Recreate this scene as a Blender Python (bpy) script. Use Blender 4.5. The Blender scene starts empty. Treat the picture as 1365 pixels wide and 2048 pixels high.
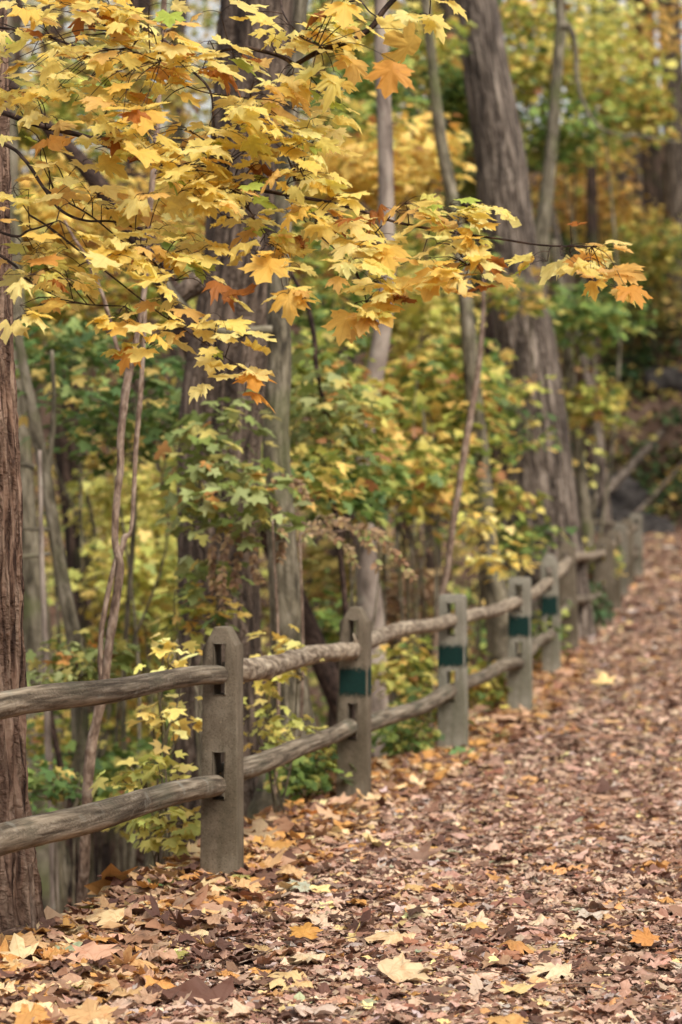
import bpy, math, random
import numpy as np

random.seed(11)
rng = np.random.default_rng(11)
C = bpy.context.scene.collection
F, CX, HY, CZ = 4835.0, 682.5, 1083.0, 1.35          # 85 mm lens; eye height 1.35 m


def P(px, py, d):
    return np.array([(px - CX) / F * d, d, CZ + (HY - py) / F * d])


# ---------------------------------------------------------------- noise
def _h(ix, iy, iz):
    n = (ix * 374761393 + iy * 668265263 + iz * 2147483647 * 3 + 1013) & 0x7fffffff
    n = ((n ^ (n >> 13)) * 1274126177) & 0x7fffffff
    n = ((n ^ (n >> 16)) * 668265263) & 0x7fffffff
    return ((n ^ (n >> 15)) & 0xffff) / 65535.0


def vn(x, y, z=0.0):
    x = np.asarray(x, float); y = np.asarray(y, float); z = np.asarray(z, float) + np.zeros_like(x)
    xi = np.floor(x).astype(np.int64); yi = np.floor(y).astype(np.int64); zi = np.floor(z).astype(np.int64)
    fx, fy, fz = x - xi, y - yi, z - zi
    fx = fx * fx * (3 - 2 * fx); fy = fy * fy * (3 - 2 * fy); fz = fz * fz * (3 - 2 * fz)
    r = 0
    for a in (0, 1):
        for b in (0, 1):
            for c in (0, 1):
                w = (fx if a else 1 - fx) * (fy if b else 1 - fy) * (fz if c else 1 - fz)
                r = r + w * _h(xi + a, yi + b, zi + c)
    return r * 2 - 1


def fbm(x, y, z=0.0, o=3):
    r, a = 0, 1.0
    for k in range(o):
        r = r + a * vn(np.asarray(x) * 2 ** k + 17 * k, np.asarray(y) * 2 ** k, np.asarray(z) * 2 ** k)
        a *= .5
    return r


# ---------------------------------------------------------------- terrain
FENCE = np.array([(-2.4, 0.5), (-1.62, 4.1), (-1.05, 7.1), (-.487, 10), (.074, 13), (.735, 15.85), (1.38, 18.7),
                  (1.88, 21.6), (2.31, 24.4), (3.07, 28.4), (3.52, 31.3), (3.94, 34.2), (4.37, 37), (4.84, 39.7),
                  (4.1, 42.3), (1.6, 44.1), (-1.2, 45.4), (-5, 47), (-12, 51), (-25, 60), (-60, 80)])
PZY = np.array([0, 14, 15.85, 18.7, 21.6, 24.4, 28.4, 31.3, 34.2, 37, 39.7, 42.5, 50, 60, 90])
PZZ = np.array([0, 0, .02, .09, .2, .3, .40, .50, .607, .70, .80, .97, 1.5, 1.9, 2.4])


def fence_dist(x, y):
    x = np.asarray(x, float); y = np.asarray(y, float)
    best = np.full(x.shape, 1e9); sd = np.zeros(x.shape)
    for (ax, ay), (bx, by) in zip(FENCE[:-1], FENCE[1:]):
        dx, dy = bx - ax, by - ay
        L2 = dx * dx + dy * dy
        t = np.clip(((x - ax) * dx + (y - ay) * dy) / L2, 0, 1)
        qx, qy = x - ax - t * dx, y - ay - t * dy
        d = np.hypot(qx, qy)
        s = np.sign(dx * qy - dy * qx)
        m = d < best - 1e-7
        best = np.where(m, d, best); sd = np.where(m, s, sd)
    return best * sd           # > 0 : valley side (left)


def ground(x, y):
    x = np.asarray(x, float); y = np.asarray(y, float)
    s = fence_dist(x, y)
    h = np.interp(y, PZY, PZZ)
    # valley
    a = np.clip(s - .28, 0, None)
    drop = 5.5 * (1 - np.exp(-a * .13))
    h = h - drop + .10 * fbm(x * .7, y * .7) * np.clip(a, 0, 1)
    # hillside on the far side of the path
    wd = 5.6 + 5.0 * np.clip((y - 38) / 10, 0, 1) * np.clip((x + 3) / 6, 0, 1)
    b = np.clip(-s - wd, 0, None)
    rise = 11.5 * (1 - np.exp(-(b / 8.0) ** 1.15)) + b * .02
    rough = np.clip(b / 2, 0, 1)
    h = h + rise + rough * (.35 * fbm(x * .45, y * .45, 3.1) + .12 * fbm(x * 1.7, y * 1.7, 9.))
    # path : faint ruts, small mound at its edge
    h = h - .055 * (y < 30) - .035 * (y >= 30) + .010 * fbm(x * 1.3, y * 1.3, 5.)
    return h


def gz(x, y):
    return float(ground(np.array([x]), np.array([y]))[0])


# ---------------------------------------------------------------- materials
def newmat(name):
    m = bpy.data.materials.new(name); m.use_nodes = True
    nt = m.node_tree; nt.nodes.clear()
    return m, nt, nt.nodes, nt.links


def ramp(N, stops, interp='LINEAR'):
    r = N.new('ShaderNodeValToRGB'); r.color_ramp.interpolation = interp
    e = r.color_ramp.elements
    while len(e) < len(stops): e.new(.5)
    for k, (p, c) in enumerate(stops):
        e[k].position = p; e[k].color = (*c, 1)
    return r


def leaf_material(name, translucent=.35, spots=.35, rough=.55, vein=.25, lo=.50):
    m, nt, N, L = newmat(name)
    out = N.new('ShaderNodeOutputMaterial')
    at = N.new('ShaderNodeAttribute'); at.attribute_name = 'col'
    lc = N.new('ShaderNodeAttribute'); lc.attribute_name = 'lco'
    sep = N.new('ShaderNodeSeparateXYZ'); L.new(lc.outputs['Vector'], sep.inputs[0])
    # palmate veins
    def M(op, a, b=None, c=None):
        n = N.new('ShaderNodeMath'); n.operation = op
        for k, v in enumerate((a, b, c)):
            if v is None: continue
            if isinstance(v, (int, float)): n.inputs[k].default_value = v
            else: L.new(v, n.inputs[k])
        return n.outputs[0]
    X = sep.outputs[0]; Y = M('SUBTRACT', sep.outputs[1], .09)
    th = M('ARCTAN2', X, Y)
    w = M('WRAP', th, .39, -.39)
    r = M('SQRT', M('ADD', M('MULTIPLY', X, X), M('MULTIPLY', Y, Y)))
    dv = M('MULTIPLY', r, M('ABSOLUTE', w))
    vm = N.new('ShaderNodeMapRange'); L.new(dv, vm.inputs[0])
    vm.inputs[1].default_value = .004; vm.inputs[2].default_value = .022
    vm.inputs[3].default_value = vein; vm.inputs[4].default_value = 0
    # mottling in leaf space
    nz = N.new('ShaderNodeTexNoise'); nz.inputs['Scale'].default_value = 4.5; nz.inputs['Detail'].default_value = 5
    nz.inputs['Roughness'].default_value = .65
    L.new(lc.outputs['Vector'], nz.inputs['Vector'])
    sp = ramp(N, [(lo, (0, 0, 0)), (lo + .2, (1, 1, 1))]); L.new(nz.outputs[0], sp.inputs[0])
    brown = N.new('ShaderNodeMix'); brown.data_type = 'RGBA'; brown.blend_type = 'MULTIPLY'
    f = M('MULTIPLY', sp.outputs[0], spots); L.new(f, brown.inputs[0])
    L.new(at.outputs['Color'], brown.inputs[6]); brown.inputs[7].default_value = (.62, .36, .22, 1)
    v2 = N.new('ShaderNodeMix'); v2.data_type = 'RGBA'; v2.blend_type = 'MULTIPLY'
    L.new(vm.outputs[0], v2.inputs[0]); L.new(brown.outputs[2], v2.inputs[6])
    v2.inputs[7].default_value = (.62, .50, .38, 1)
    pb = N.new('ShaderNodeBsdfPrincipled'); L.new(v2.outputs[2], pb.inputs['Base Color'])
    pb.inputs['Roughness'].default_value = rough; pb.inputs['Specular IOR Level'].default_value = .35
    bp = N.new('ShaderNodeBump'); bp.inputs['Strength'].default_value = .35; bp.inputs['Distance'].default_value = .01
    L.new(nz.outputs[0], bp.inputs['Height']); L.new(bp.outputs[0], pb.inputs['Normal'])
    tr = N.new('ShaderNodeBsdfTranslucent'); L.new(v2.outputs[2], tr.inputs[0])
    mx = N.new('ShaderNodeMixShader'); mx.inputs[0].default_value = translucent
    L.new(pb.outputs[0], mx.inputs[1]); L.new(tr.outputs[0], mx.inputs[2]); L.new(mx.outputs[0], out.inputs[0])
    return m


def tube_material(name, dark, mid, light, scale=14, stretch=.16, bump=.6, dist=.02, moss=None, lichen=None, fine=90, rough=.85, crack=.8, crackamt=.9):
    """bark or weathered wood: coordinates run round and along the stem ('tco')"""
    m, nt, N, L = newmat(name)
    out = N.new('ShaderNodeOutputMaterial')
    at = N.new('ShaderNodeAttribute'); at.attribute_name = 'tco'
    mp = N.new('ShaderNodeMapping'); mp.inputs['Scale'].default_value = (scale, scale, scale * stretch)
    L.new(at.outputs['Vector'], mp.inputs[0])
    n1 = N.new('ShaderNodeTexNoise'); n1.inputs['Scale'].default_value = 1; n1.inputs['Detail'].default_value = 6
    n1.inputs['Roughness'].default_value = .6; n1.inputs['Distortion'].default_value = .6
    L.new(mp.outputs[0], n1.inputs['Vector'])
    r = ramp(N, [(.38, dark), (.50, mid), (.63, light)]); L.new(n1.outputs[0], r.inputs[0])
    vo = N.new('ShaderNodeTexVoronoi'); vo.feature = 'DISTANCE_TO_EDGE'; vo.inputs['Scale'].default_value = crack
    mp2 = N.new('ShaderNodeMapping'); mp2.inputs['Scale'].default_value = (scale, scale, scale * stretch)
    wn = N.new('ShaderNodeTexNoise'); wn.inputs['Scale'].default_value = scale * .9; wn.inputs['Detail'].default_value = 4
    L.new(at.outputs['Vector'], wn.inputs['Vector'])
    va = N.new('ShaderNodeVectorMath'); va.operation = 'MULTIPLY_ADD'; va.inputs[1].default_value = (1.1 / scale, 1.1 / scale, 2.2 / scale)
    L.new(wn.outputs['Color'], va.inputs[0]); L.new(at.outputs['Vector'], va.inputs[2]); L.new(va.outputs[0], mp2.inputs[0]); L.new(mp2.outputs[0], vo.inputs['Vector'])
    rc = ramp(N, [(.0, (.28, .25, .23)), (.16, (.85, .84, .83)), (.4, (1.08, 1.07, 1.05))]); L.new(vo.outputs['Distance'], rc.inputs[0])
    n2 = N.new('ShaderNodeTexNoise'); n2.inputs['Scale'].default_value = .9; n2.inputs['Detail'].default_value = 4
    L.new(at.outputs['Vector'], n2.inputs['Vector'])
    mul = N.new('ShaderNodeMix'); mul.data_type = 'RGBA'; mul.blend_type = 'MULTIPLY'; mul.inputs[0].default_value = 1
    r2 = ramp(N, [(.3, (.72, .70, .68)), (.7, (1.12, 1.1, 1.05))]); L.new(n2.outputs[0], r2.inputs[0])
    L.new(r.outputs[0], mul.inputs[6]); L.new(r2.outputs[0], mul.inputs[7])
    col = mul.outputs[2]
    if crackamt:
        kc = N.new('ShaderNodeMix'); kc.data_type = 'RGBA'; kc.blend_type = 'MULTIPLY'; kc.inputs[0].default_value = crackamt
        L.new(col, kc.inputs[6]); L.new(rc.outputs[0], kc.inputs[7]); col = kc.outputs[2]
    for extra, sc_, lo in ((moss, 2.2, .52), (lichen, 11, .60)):
        if extra:
            n3 = N.new('ShaderNodeTexNoise'); n3.inputs['Scale'].default_value = sc_; n3.inputs['Detail'].default_value = 5
            L.new(at.outputs['Vector'], n3.inputs['Vector'])
            r3 = ramp(N, [(lo, (0, 0, 0)), (lo + .16, (.75, .75, .75))]); L.new(n3.outputs[0], r3.inputs[0])
            k = N.new('ShaderNodeMix'); k.data_type = 'RGBA'
            L.new(r3.outputs[0], k.inputs[0]); L.new(col, k.inputs[6]); k.inputs[7].default_value = (*extra, 1)
            col = k.outputs[2]
    pb = N.new('ShaderNodeBsdfPrincipled'); L.new(col, pb.inputs['Base Color'])
    pb.inputs['Roughness'].default_value = rough; pb.inputs['Specular IOR Level'].default_value = .25
    n4 = N.new('ShaderNodeTexNoise'); n4.inputs['Scale'].default_value = fine; n4.inputs['Detail'].default_value = 3
    L.new(at.outputs['Vector'], n4.inputs['Vector'])
    b0 = N.new('ShaderNodeBump'); b0.inputs['Strength'].default_value = .25; b0.inputs['Distance'].default_value = .004
    L.new(n4.outputs[0], b0.inputs['Height'])
    b1 = N.new('ShaderNodeBump'); b1.inputs['Strength'].default_value = bump; b1.inputs['Distance'].default_value = dist
    hm = N.new('ShaderNodeMath'); hm.operation = 'MULTIPLY_ADD'; L.new(rc.outputs[0], hm.inputs[0]); hm.inputs[1].default_value = crackamt; L.new(n1.outputs[0], hm.inputs[2])
    L.new(hm.outputs[0], b1.inputs['Height']); L.new(b0.outputs[0], b1.inputs['Normal'])
    L.new(b1.outputs[0], pb.inputs['Normal']); L.new(pb.outputs[0], out.inputs[0])
    return m


def surf_material(name, stops, scale, detail=8, bump=.5, dist=.02, spec=.2, rough=.9, vor=None, scale2=None, stops2=None):
    m, nt, N, L = newmat(name)
    out = N.new('ShaderNodeOutputMaterial'); tc = N.new('ShaderNodeTexCoord')
    n1 = N.new('ShaderNodeTexNoise'); n1.inputs['Scale'].default_value = scale; n1.inputs['Detail'].default_value = detail
    n1.inputs['Roughness'].default_value = .7
    L.new(tc.outputs['Object'], n1.inputs['Vector'])
    r = ramp(N, stops); L.new(n1.outputs[0], r.inputs[0]); col = r.outputs[0]
    if vor:
        v = N.new('ShaderNodeTexVoronoi'); v.inputs['Scale'].default_value = vor; L.new(tc.outputs['Object'], v.inputs['Vector'])
        hs = N.new('ShaderNodeSeparateColor'); L.new(v.outputs['Color'], hs.inputs[0])
        r2 = ramp(N, stops2, 'CONSTANT'); L.new(hs.outputs[0], r2.inputs[0])
        k = N.new('ShaderNodeMix'); k.data_type = 'RGBA'; k.inputs[0].default_value = .6
        L.new(col, k.inputs[6]); L.new(r2.outputs[0], k.inputs[7]); col = k.outputs[2]
    pb = N.new('ShaderNodeBsdfPrincipled'); L.new(col, pb.inputs['Base Color'])
    pb.inputs['Roughness'].default_value = rough; pb.inputs['Specular IOR Level'].default_value = spec
    b = N.new('ShaderNodeBump'); b.inputs['Strength'].default_value = bump; b.inputs['Distance'].default_value = dist
    L.new(n1.outputs[0], b.inputs['Height']); L.new(b.outputs[0], pb.inputs['Normal']); L.new(pb.outputs[0], out.inputs[0])
    return m


M_LEAF = leaf_material('autumn_leaf', .52, .55, vein=.2, lo=.60)
M_BGLEAF = leaf_material('woodland_leaf', .35, .25, vein=.12)
M_DEAD = leaf_material('fallen_leaf', .12, .55, rough=.6, vein=.35)
M_BARK_NEAR = tube_material('furrowed_bark', (.06, .034, .025), (.25, .155, .112), (.40, .285, .215), 40, .10, 1, .02, crackamt=.65)
M_BARK_GREY = tube_material('grey_bark', (.085, .068, .056), (.215, .172, .143), (.34, .285, .24), 17, .12, 1, .05)
M_BARK_BROWN = tube_material('brown_bark', (.03, .020, .016), (.10, .066, .05), (.19, .13, .10), 15, .12, 1, .05, moss=(.07, .075, .03))
M_BARK_PALE = tube_material('smooth_pale_bark', (.15, .12, .10), (.29, .235, .20), (.40, .34, .29), 9, .4, .4, .01, lichen=(.36, .34, .27), crackamt=.25)
M_BARK_GREEN = tube_material('mossy_bark', (.07, .06, .042), (.19, .165, .115), (.31, .275, .21), 16, .25, .8, .012, moss=(.12, .13, .05), crackamt=.6)
M_BARK_DEEP = tube_material('brown_ridged_bark', (.055, .040, .032), (.165, .122, .095), (.28, .215, .17), 20, .14, 1, .04, crackamt=.7)
M_TWIG = tube_material('dark_twig_bark', (.025, .015, .012), (.06, .036, .028), (.13, .085, .065), 40, .4, .4, .003)
M_SAPL = tube_material('sapling_bark', (.14, .092, .068), (.29, .205, .155), (.42, .33, .265), 40, .35, .7, .006, crackamt=.45, lichen=(.33, .29, .23))
M_RAIL = tube_material('weathered_rail_wood', (.10, .08, .058), (.215, .175, .13), (.35, .30, .235), 52, .06, 1, .005, crack=.42, crackamt=.75, lichen=(.24, .23, .19), moss=(.10, .095, .065))
M_RAILB = tube_material('barked_rail_wood', (.15, .11, .08), (.32, .26, .195), (.47, .40, .31), 26, .35, 1, .008, crack=.7, crackamt=.5)

M_GROUND = surf_material('damp_soil_and_grit', [(.3, (.03, .02, .015)), (.5, (.09, .062, .048)), (.7, (.20, .155, .13))], 22, bump=.8, dist=.03,
                         vor=26, stops2=[(0, (.10, .05, .033)), (.3, (.26, .155, .105)), (.55, (.15, .085, .055)), (.75, (.36, .24, .17)), (.92, (.05, .03, .022))])
M_ROCK = surf_material('dark_schist', [(.36, (.016, .014, .014)), (.5, (.055, .048, .044)), (.66, (.12, .105, .095))], 3.5, bump=1, dist=.12)


def concrete_material(name, stops, stain):
    m, nt, N, L = newmat(name)
    out = N.new('ShaderNodeOutputMaterial'); tc = N.new('ShaderNodeTexCoord')
    n1 = N.new('ShaderNodeTexNoise'); n1.inputs['Scale'].default_value = 5; n1.inputs['Detail'].default_value = 8
    n1.inputs['Roughness'].default_value = .65; L.new(tc.outputs['Object'], n1.inputs['Vector'])
    r = ramp(N, stops); L.new(n1.outputs[0], r.inputs[0])
    mp = N.new('ShaderNodeMapping'); mp.inputs['Scale'].default_value = (9, 9, 1.1); L.new(tc.outputs['Object'], mp.inputs[0])
    n2 = N.new('ShaderNodeTexNoise'); n2.inputs['Scale'].default_value = 1.5; n2.inputs['Detail'].default_value = 5; L.new(mp.outputs[0], n2.inputs['Vector'])
    r2 = ramp(N, [(.46, (0, 0, 0)), (.68, (.8, .8, .8))]); L.new(n2.outputs[0], r2.inputs[0])
    k = N.new('ShaderNodeMix'); k.data_type = 'RGBA'; L.new(r2.outputs[0], k.inputs[0]); L.new(r.outputs[0], k.inputs[6]); k.inputs[7].default_value = (*stain, 1)
    # pits and aggregate specks
    n3 = N.new('ShaderNodeTexNoise'); n3.inputs['Scale'].default_value = 170; n3.inputs['Detail'].default_value = 2; L.new(tc.outputs['Object'], n3.inputs['Vector'])
    r3 = ramp(N, [(.32, (.62, .60, .56)), (.46, (1, 1, 1)), (.66, (1, 1, 1)), (.74, (1.7, 1.65, 1.55))]); L.new(n3.outputs[0], r3.inputs[0])
    k2 = N.new('ShaderNodeMix'); k2.data_type = 'RGBA'; k2.blend_type = 'MULTIPLY'; k2.inputs[0].default_value = 1
    L.new(k.outputs[2], k2.inputs[6]); L.new(r3.outputs[0], k2.inputs[7])
    pb = N.new('ShaderNodeBsdfPrincipled'); L.new(k2.outputs[2], pb.inputs['Base Color']); pb.inputs['Roughness'].default_value = .9
    pb.inputs['Specular IOR Level'].default_value = .2
    b = N.new('ShaderNodeBump'); b.inputs['Strength'].default_value = .6; b.inputs['Distance'].default_value = .002; L.new(n3.outputs[0], b.inputs['Height'])
    L.new(b.outputs[0], pb.inputs['Normal']); L.new(pb.outputs[0], out.inputs[0])
    return m


M_CONC = concrete_material('brown_concrete', [(.35, (.092, .072, .049)), (.5, (.148, .118, .083)), (.65, (.205, .170, .125))], (.077, .063, .040))
M_CONCL = concrete_material('pale_concrete', [(.35, (.16, .145, .11)), (.5, (.235, .215, .17)), (.65, (.31, .29, .235))], (.12, .115, .075))


M_CONCM = concrete_material('mid_concrete', [(.35, (.12, .105, .08)), (.5, (.18, .16, .125)), (.65, (.24, .22, .175))], (.09, .082, .055))


def paint_material():
    m, nt, N, L = newmat('sprayed_green_paint')
    out = N.new('ShaderNodeOutputMaterial'); at = N.new('ShaderNodeAttribute'); at.attribute_name = 'tco'   # 0..1 over the patch
    sep = N.new('ShaderNodeSeparateXYZ'); L.new(at.outputs['Vector'], sep.inputs[0])
    nz = N.new('ShaderNodeTexNoise'); nz.inputs['Scale'].default_value = 9; nz.inputs['Detail'].default_value = 8; nz.inputs['Roughness'].default_value = .8
    L.new(at.outputs['Vector'], nz.inputs['Vector'])
    def M(op, a, b=None):
        n = N.new('ShaderNodeMath'); n.operation = op
        for k, v in enumerate((a, b)):
            if v is None: continue
            if isinstance(v, (int, float)): n.inputs[k].default_value = v
            else: L.new(v, n.inputs[k])
        return n.outputs[0]
    ev = M('MINIMUM', sep.outputs[2], M('SUBTRACT', 1.0, sep.outputs[2]))
    mr = N.new('ShaderNodeMapRange'); L.new(M('ADD', ev, M('MULTIPLY', M('SUBTRACT', nz.outputs[0], .5), 1.1)), mr.inputs[0])
    mr.inputs[1].default_value = .03; mr.inputs[2].default_value = .16
    pb = N.new('ShaderNodeBsdfPrincipled'); pb.inputs['Roughness'].default_value = .7; pb.inputs['Specular IOR Level'].default_value = .25
    r = ramp(N, [(.3, (.001, .013, .010)), (.7, (.003, .034, .027))]); L.new(nz.outputs[0], r.inputs[0]); L.new(r.outputs[0], pb.inputs['Base Color'])
    tr = N.new('ShaderNodeBsdfTransparent'); mx = N.new('ShaderNodeMixShader')
    L.new(mr.outputs[0], mx.inputs[0]); L.new(tr.outputs[0], mx.inputs[1]); L.new(pb.outputs[0], mx.inputs[2]); L.new(mx.outputs[0], out.inputs[0])
    return m


M_PAINT = paint_material()


# ---------------------------------------------------------------- mesh building
class MB:
    def __init__(s):
        s.v, s.f3, s.f4, s.t, s.c, s.l, s.n = [], [], [], [], [], [], 0

    def add(s, v, f3=None, f4=None, tco=None, col=None, lco=None):
        v = np.asarray(v, float).reshape(-1, 3)
        if f3 is not None: s.f3.append(np.asarray(f3).reshape(-1, 3) + s.n)
        if f4 is not None: s.f4.append(np.asarray(f4).reshape(-1, 4) + s.n)
        z = np.zeros_like(v)
        s.v.append(v); s.t.append(z if tco is None else tco); s.c.append(z if col is None else col); s.l.append(z if lco is None else lco)
        s.n += len(v)

    def build(s, name, mats, parent=None, smooth=True, attrs=('tco',)):
        V = np.concatenate(s.v)
        f3 = np.concatenate(s.f3) if s.f3 else np.zeros((0, 3), int)
        f4 = np.concatenate(s.f4) if s.f4 else np.zeros((0, 4), int)
        org = np.zeros(3)
        if parent is not None: org = np.array(parent.location)
        else: org = np.array([*V[:, :2].mean(0), V[:, 2].min()])
        me = bpy.data.meshes.new(name)
        me.vertices.add(len(V)); me.vertices.foreach_set('co', (V - org).astype(np.float32).ravel())
        nl = f3.size + f4.size
        me.loops.add(nl); me.loops.foreach_set('vertex_index', np.concatenate([f3.ravel(), f4.ravel()]).astype(np.int32))
        npoly = len(f3) + len(f4)
        me.polygons.add(npoly)
        st = np.concatenate([np.arange(len(f3)) * 3, f3.size + np.arange(len(f4)) * 4])
        me.polygons.foreach_set('loop_start', st.astype(np.int32))
        if smooth: me.polygons.foreach_set('use_smooth', np.ones(npoly, bool))
        me.update(calc_edges=True)
        for nm, src in (('tco', s.t), ('lco', s.l)):
            if nm in attrs:
                a = me.attributes.new(nm, 'FLOAT_VECTOR', 'POINT'); a.data.foreach_set('vector', np.concatenate(src).astype(np.float32).ravel())
        if 'col' in attrs:
            c = np.concatenate(s.c); c = np.hstack([c, np.ones((len(c), 1))])
            a = me.attributes.new('col', 'FLOAT_COLOR', 'POINT'); a.data.foreach_set('color', c.astype(np.float32).ravel())
        me.materials.append(mats)
        o = bpy.data.objects.new(name, me); C.objects.link(o)
        if parent is None: o.location = org
        else: o.parent = parent
        return o


def tag(o, label=None, cat=None, group=None, kind=None):
    if label: o['label'] = label
    if cat: o['category'] = cat
    if group: o['group'] = group
    if kind: o['kind'] = kind
    return o


def thing(name, loc, label, cat, group=None):
    o = bpy.data.objects.new(name, None); C.objects.link(o); o.location = tuple(float(q) for q in loc)
    o.empty_display_size = .2
    return tag(o, label, cat, group)


def catmull(pts, n):
    p = np.asarray(pts, float)
    if len(p) == 2: return p[0] + (p[1] - p[0]) * np.linspace(0, 1, n)[:, None]
    q = np.vstack([2 * p[0] - p[1], p, 2 * p[-1] - p[-2]])
    seg = np.linspace(0, len(p) - 1 - 1e-6, n); i = seg.astype(int); t = (seg - i)[:, None]
    a, b, c, d = q[i], q[i + 1], q[i + 2], q[i + 3]
    return .5 * (2 * b + (c - a) * t + (2 * a - 5 * b + 4 * c - d) * t ** 2 + (3 * b - a - 3 * c + d) * t ** 3)


def tube(mb, pts, rad, sides=10, n=None, disp=None, cap=True, resample=True, off=None):
    """pts m×3, rad m -> tapered tube with smooth path"""
    pts = np.asarray(pts, float); rad = np.asarray(rad, float)
    if n is None: n = max(len(pts) * 4, 6)
    if resample:
        c4 = catmull(np.column_stack([pts, rad]), n); c, r = c4[:, :3], np.clip(c4[:, 3], 1e-4, None)
    else: c, r, n = pts, rad, len(pts)
    tg = np.gradient(c, axis=0); tg /= np.linalg.norm(tg, axis=1)[:, None] + 1e-12
    a = np.cross(tg[0], [0, 1, 0] if abs(tg[0][1]) < .8 else [1, 0, 0]); a /= np.linalg.norm(a)
    A = np.empty_like(c)
    for k in range(n):
        a = a - tg[k] * np.dot(a, tg[k]); a /= np.linalg.norm(a); A[k] = a
    B = np.cross(tg, A)
    th = np.arange(sides) * 2 * math.pi / sides
    L = np.concatenate([[0], np.cumsum(np.linalg.norm(np.diff(c, axis=0), axis=1))])
    ct, sn = np.cos(th), np.sin(th)
    R = r[:, None] * np.ones(sides)
    if off is None: off = rng.random() * 60
    rm = float(np.median(r))
    if disp is not None: R = R * (1 + disp(ct[None, :] + 0 * R, sn[None, :] + 0 * R, L[:, None] + 0 * R + off, R))
    V = c[:, None, :] + R[..., None] * (ct[None, :, None] * A[:, None, :] + sn[None, :, None] * B[:, None, :])
    T = np.stack([ct * rm + 0 * R, sn * rm + 0 * R, L[:, None] + 0 * R + off], -1)
    i = np.arange(n - 1)[:, None] * sides; j = np.arange(sides)[None, :]; j2 = (j + 1) % sides
    q = np.stack([i + j, i + j2, i + sides + j2, i + sides + j], -1)
    V = V.reshape(-1, 3); T = T.reshape(-1, 3); f3 = None
    if cap:
        nv = len(V); V = np.vstack([V, c[0], c[-1]]); T = np.vstack([T, [0, 0, off], [0, 0, L[-1] + off]])
        jj = np.arange(sides); f3 = np.vstack([np.column_stack([np.full(sides, nv), (jj + 1) % sides, jj]),
                                               np.column_stack([np.full(sides, nv + 1), (n - 1) * sides + jj, (n - 1) * sides + (jj + 1) % sides])])
    mb.add(V, f3=f3, f4=q, tco=T)
    return c


# ---------------------------------------------------------------- leaves
def _mirror(right):
    r = np.array(right, float)
    left = r[1:-1][::-1] * [-1, 1]
    return np.vstack([r, left])


OUT_HI = _mirror([(0, .08), (.13, .025), (.27, 0), (.32, .07), (.53, .09), (.42, .19), (.465, .27), (.36, .33), (.50, .41), (.525, .50),
                  (.64, .63), (.47, .605), (.425, .70), (.32, .63), (.2, .55), (.215, .70), (.27, .82), (.145, .82), (.10, .92), (0, 1.04)])
OUT_MID = _mirror([(0, .08), (.28, 0), (.52, .10), (.36, .33), (.62, .62), (.2, .55), (.22, .8), (0, 1.03)])
OUT_FAR = _mirror([(0, 0), (.48, .1), (.34, .35), (.55, .62), (0, 1)])
OUT_OVAL = _mirror([(0, 0), (.20, .12), (.31, .40), (.22, .74), (0, 1)])
OUT_OAK = _mirror([(0, 0), (.10, .12), (.22, .22), (.13, .34), (.32, .48), (.17, .58), (.28, .74), (.13, .84), (0, 1)])


def template(outl, ring=False):
    c = np.array([0, .32 if outl is not OUT_OVAL and outl is not OUT_OAK else .5]); n = len(outl)
    if ring:
        v = np.vstack([c, c + (outl - c) * .5, outl])
        f = []
        for k in range(n):
            k2 = (k + 1) % n
            f += [(0, 1 + k, 1 + k2), (1 + k, 1 + n + k, 1 + n + k2), (1 + k, 1 + n + k2, 1 + k2)]
    else:
        v = np.vstack([c, outl]); f = [(0, 1 + k, 1 + (k + 1) % n) for k in range(n)]
    return v, np.array(f)


T_HI, T_MID, T_FAR, T_OVAL, T_OAK = template(OUT_HI, True), template(OUT_MID), template(OUT_FAR), template(OUT_OVAL), template(OUT_OAK)


def norm(a): return a / (np.linalg.norm(a, axis=-1, keepdims=True) + 1e-9)


def add_leaves(mb, pos, tip, nrm, size, col, tmpl, curl=.25, fold=.15, ruffle=.06, widen=None):
    pos = np.asarray(pos, float); N = len(pos)
    if N == 0: return
    tip = norm(tip); nrm = norm(nrm - tip * np.sum(nrm * tip, 1)[:, None]); side = np.cross(tip, nrm)
    v, f = tmpl
    X, Y = v[:, 0][None, :], v[:, 1][None, :]
    cu = np.clip(rng.normal(0, 1, (N, 1)) * .5 + .7, .05, 1.5) * curl
    fo = (rng.normal(0, 1, (N, 1)) * .6 + .6) * fold
    ph = rng.random((N, 4)) * 6.28
    Z = -cu * (Y - .2) ** 2 * np.sign(.0001 + 1) - cu * .8 * X ** 2 + fo * np.abs(X)
    Z = Z + ruffle * (np.sin(7 * X + ph[:, :1]) * np.cos(6 * Y + ph[:, 1:2]) + .7 * np.sin(13 * X + 9 * Y + ph[:, 2:3]))
    ws = 1 + rng.normal(0, .09, (N, 1)) if widen is None else widen
    xs = X * ws * (1 - np.clip(cu, 0, 1) * .12)
    S = np.asarray(size)[:, None, None]
    W = pos[:, None, :] + S * (xs[..., None] * side[:, None, :] + Y[..., None] * tip[:, None, :] + Z[..., None] * nrm[:, None, :])
    nv = len(v)
    faces = (f[None] + (np.arange(N) * nv)[:, None, None]).reshape(-1, 3)
    colv = np.repeat(np.asarray(col)[:, None, :], nv, 1).reshape(-1, 3)
    l = np.stack([X + np.zeros((N, 1)), Y + np.zeros((N, 1)), ph[:, 3:4] * 9 + 0 * X], -1).reshape(-1, 3)
    mb.add(W.reshape(-1, 3), f3=faces, col=colv, lco=l)


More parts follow.
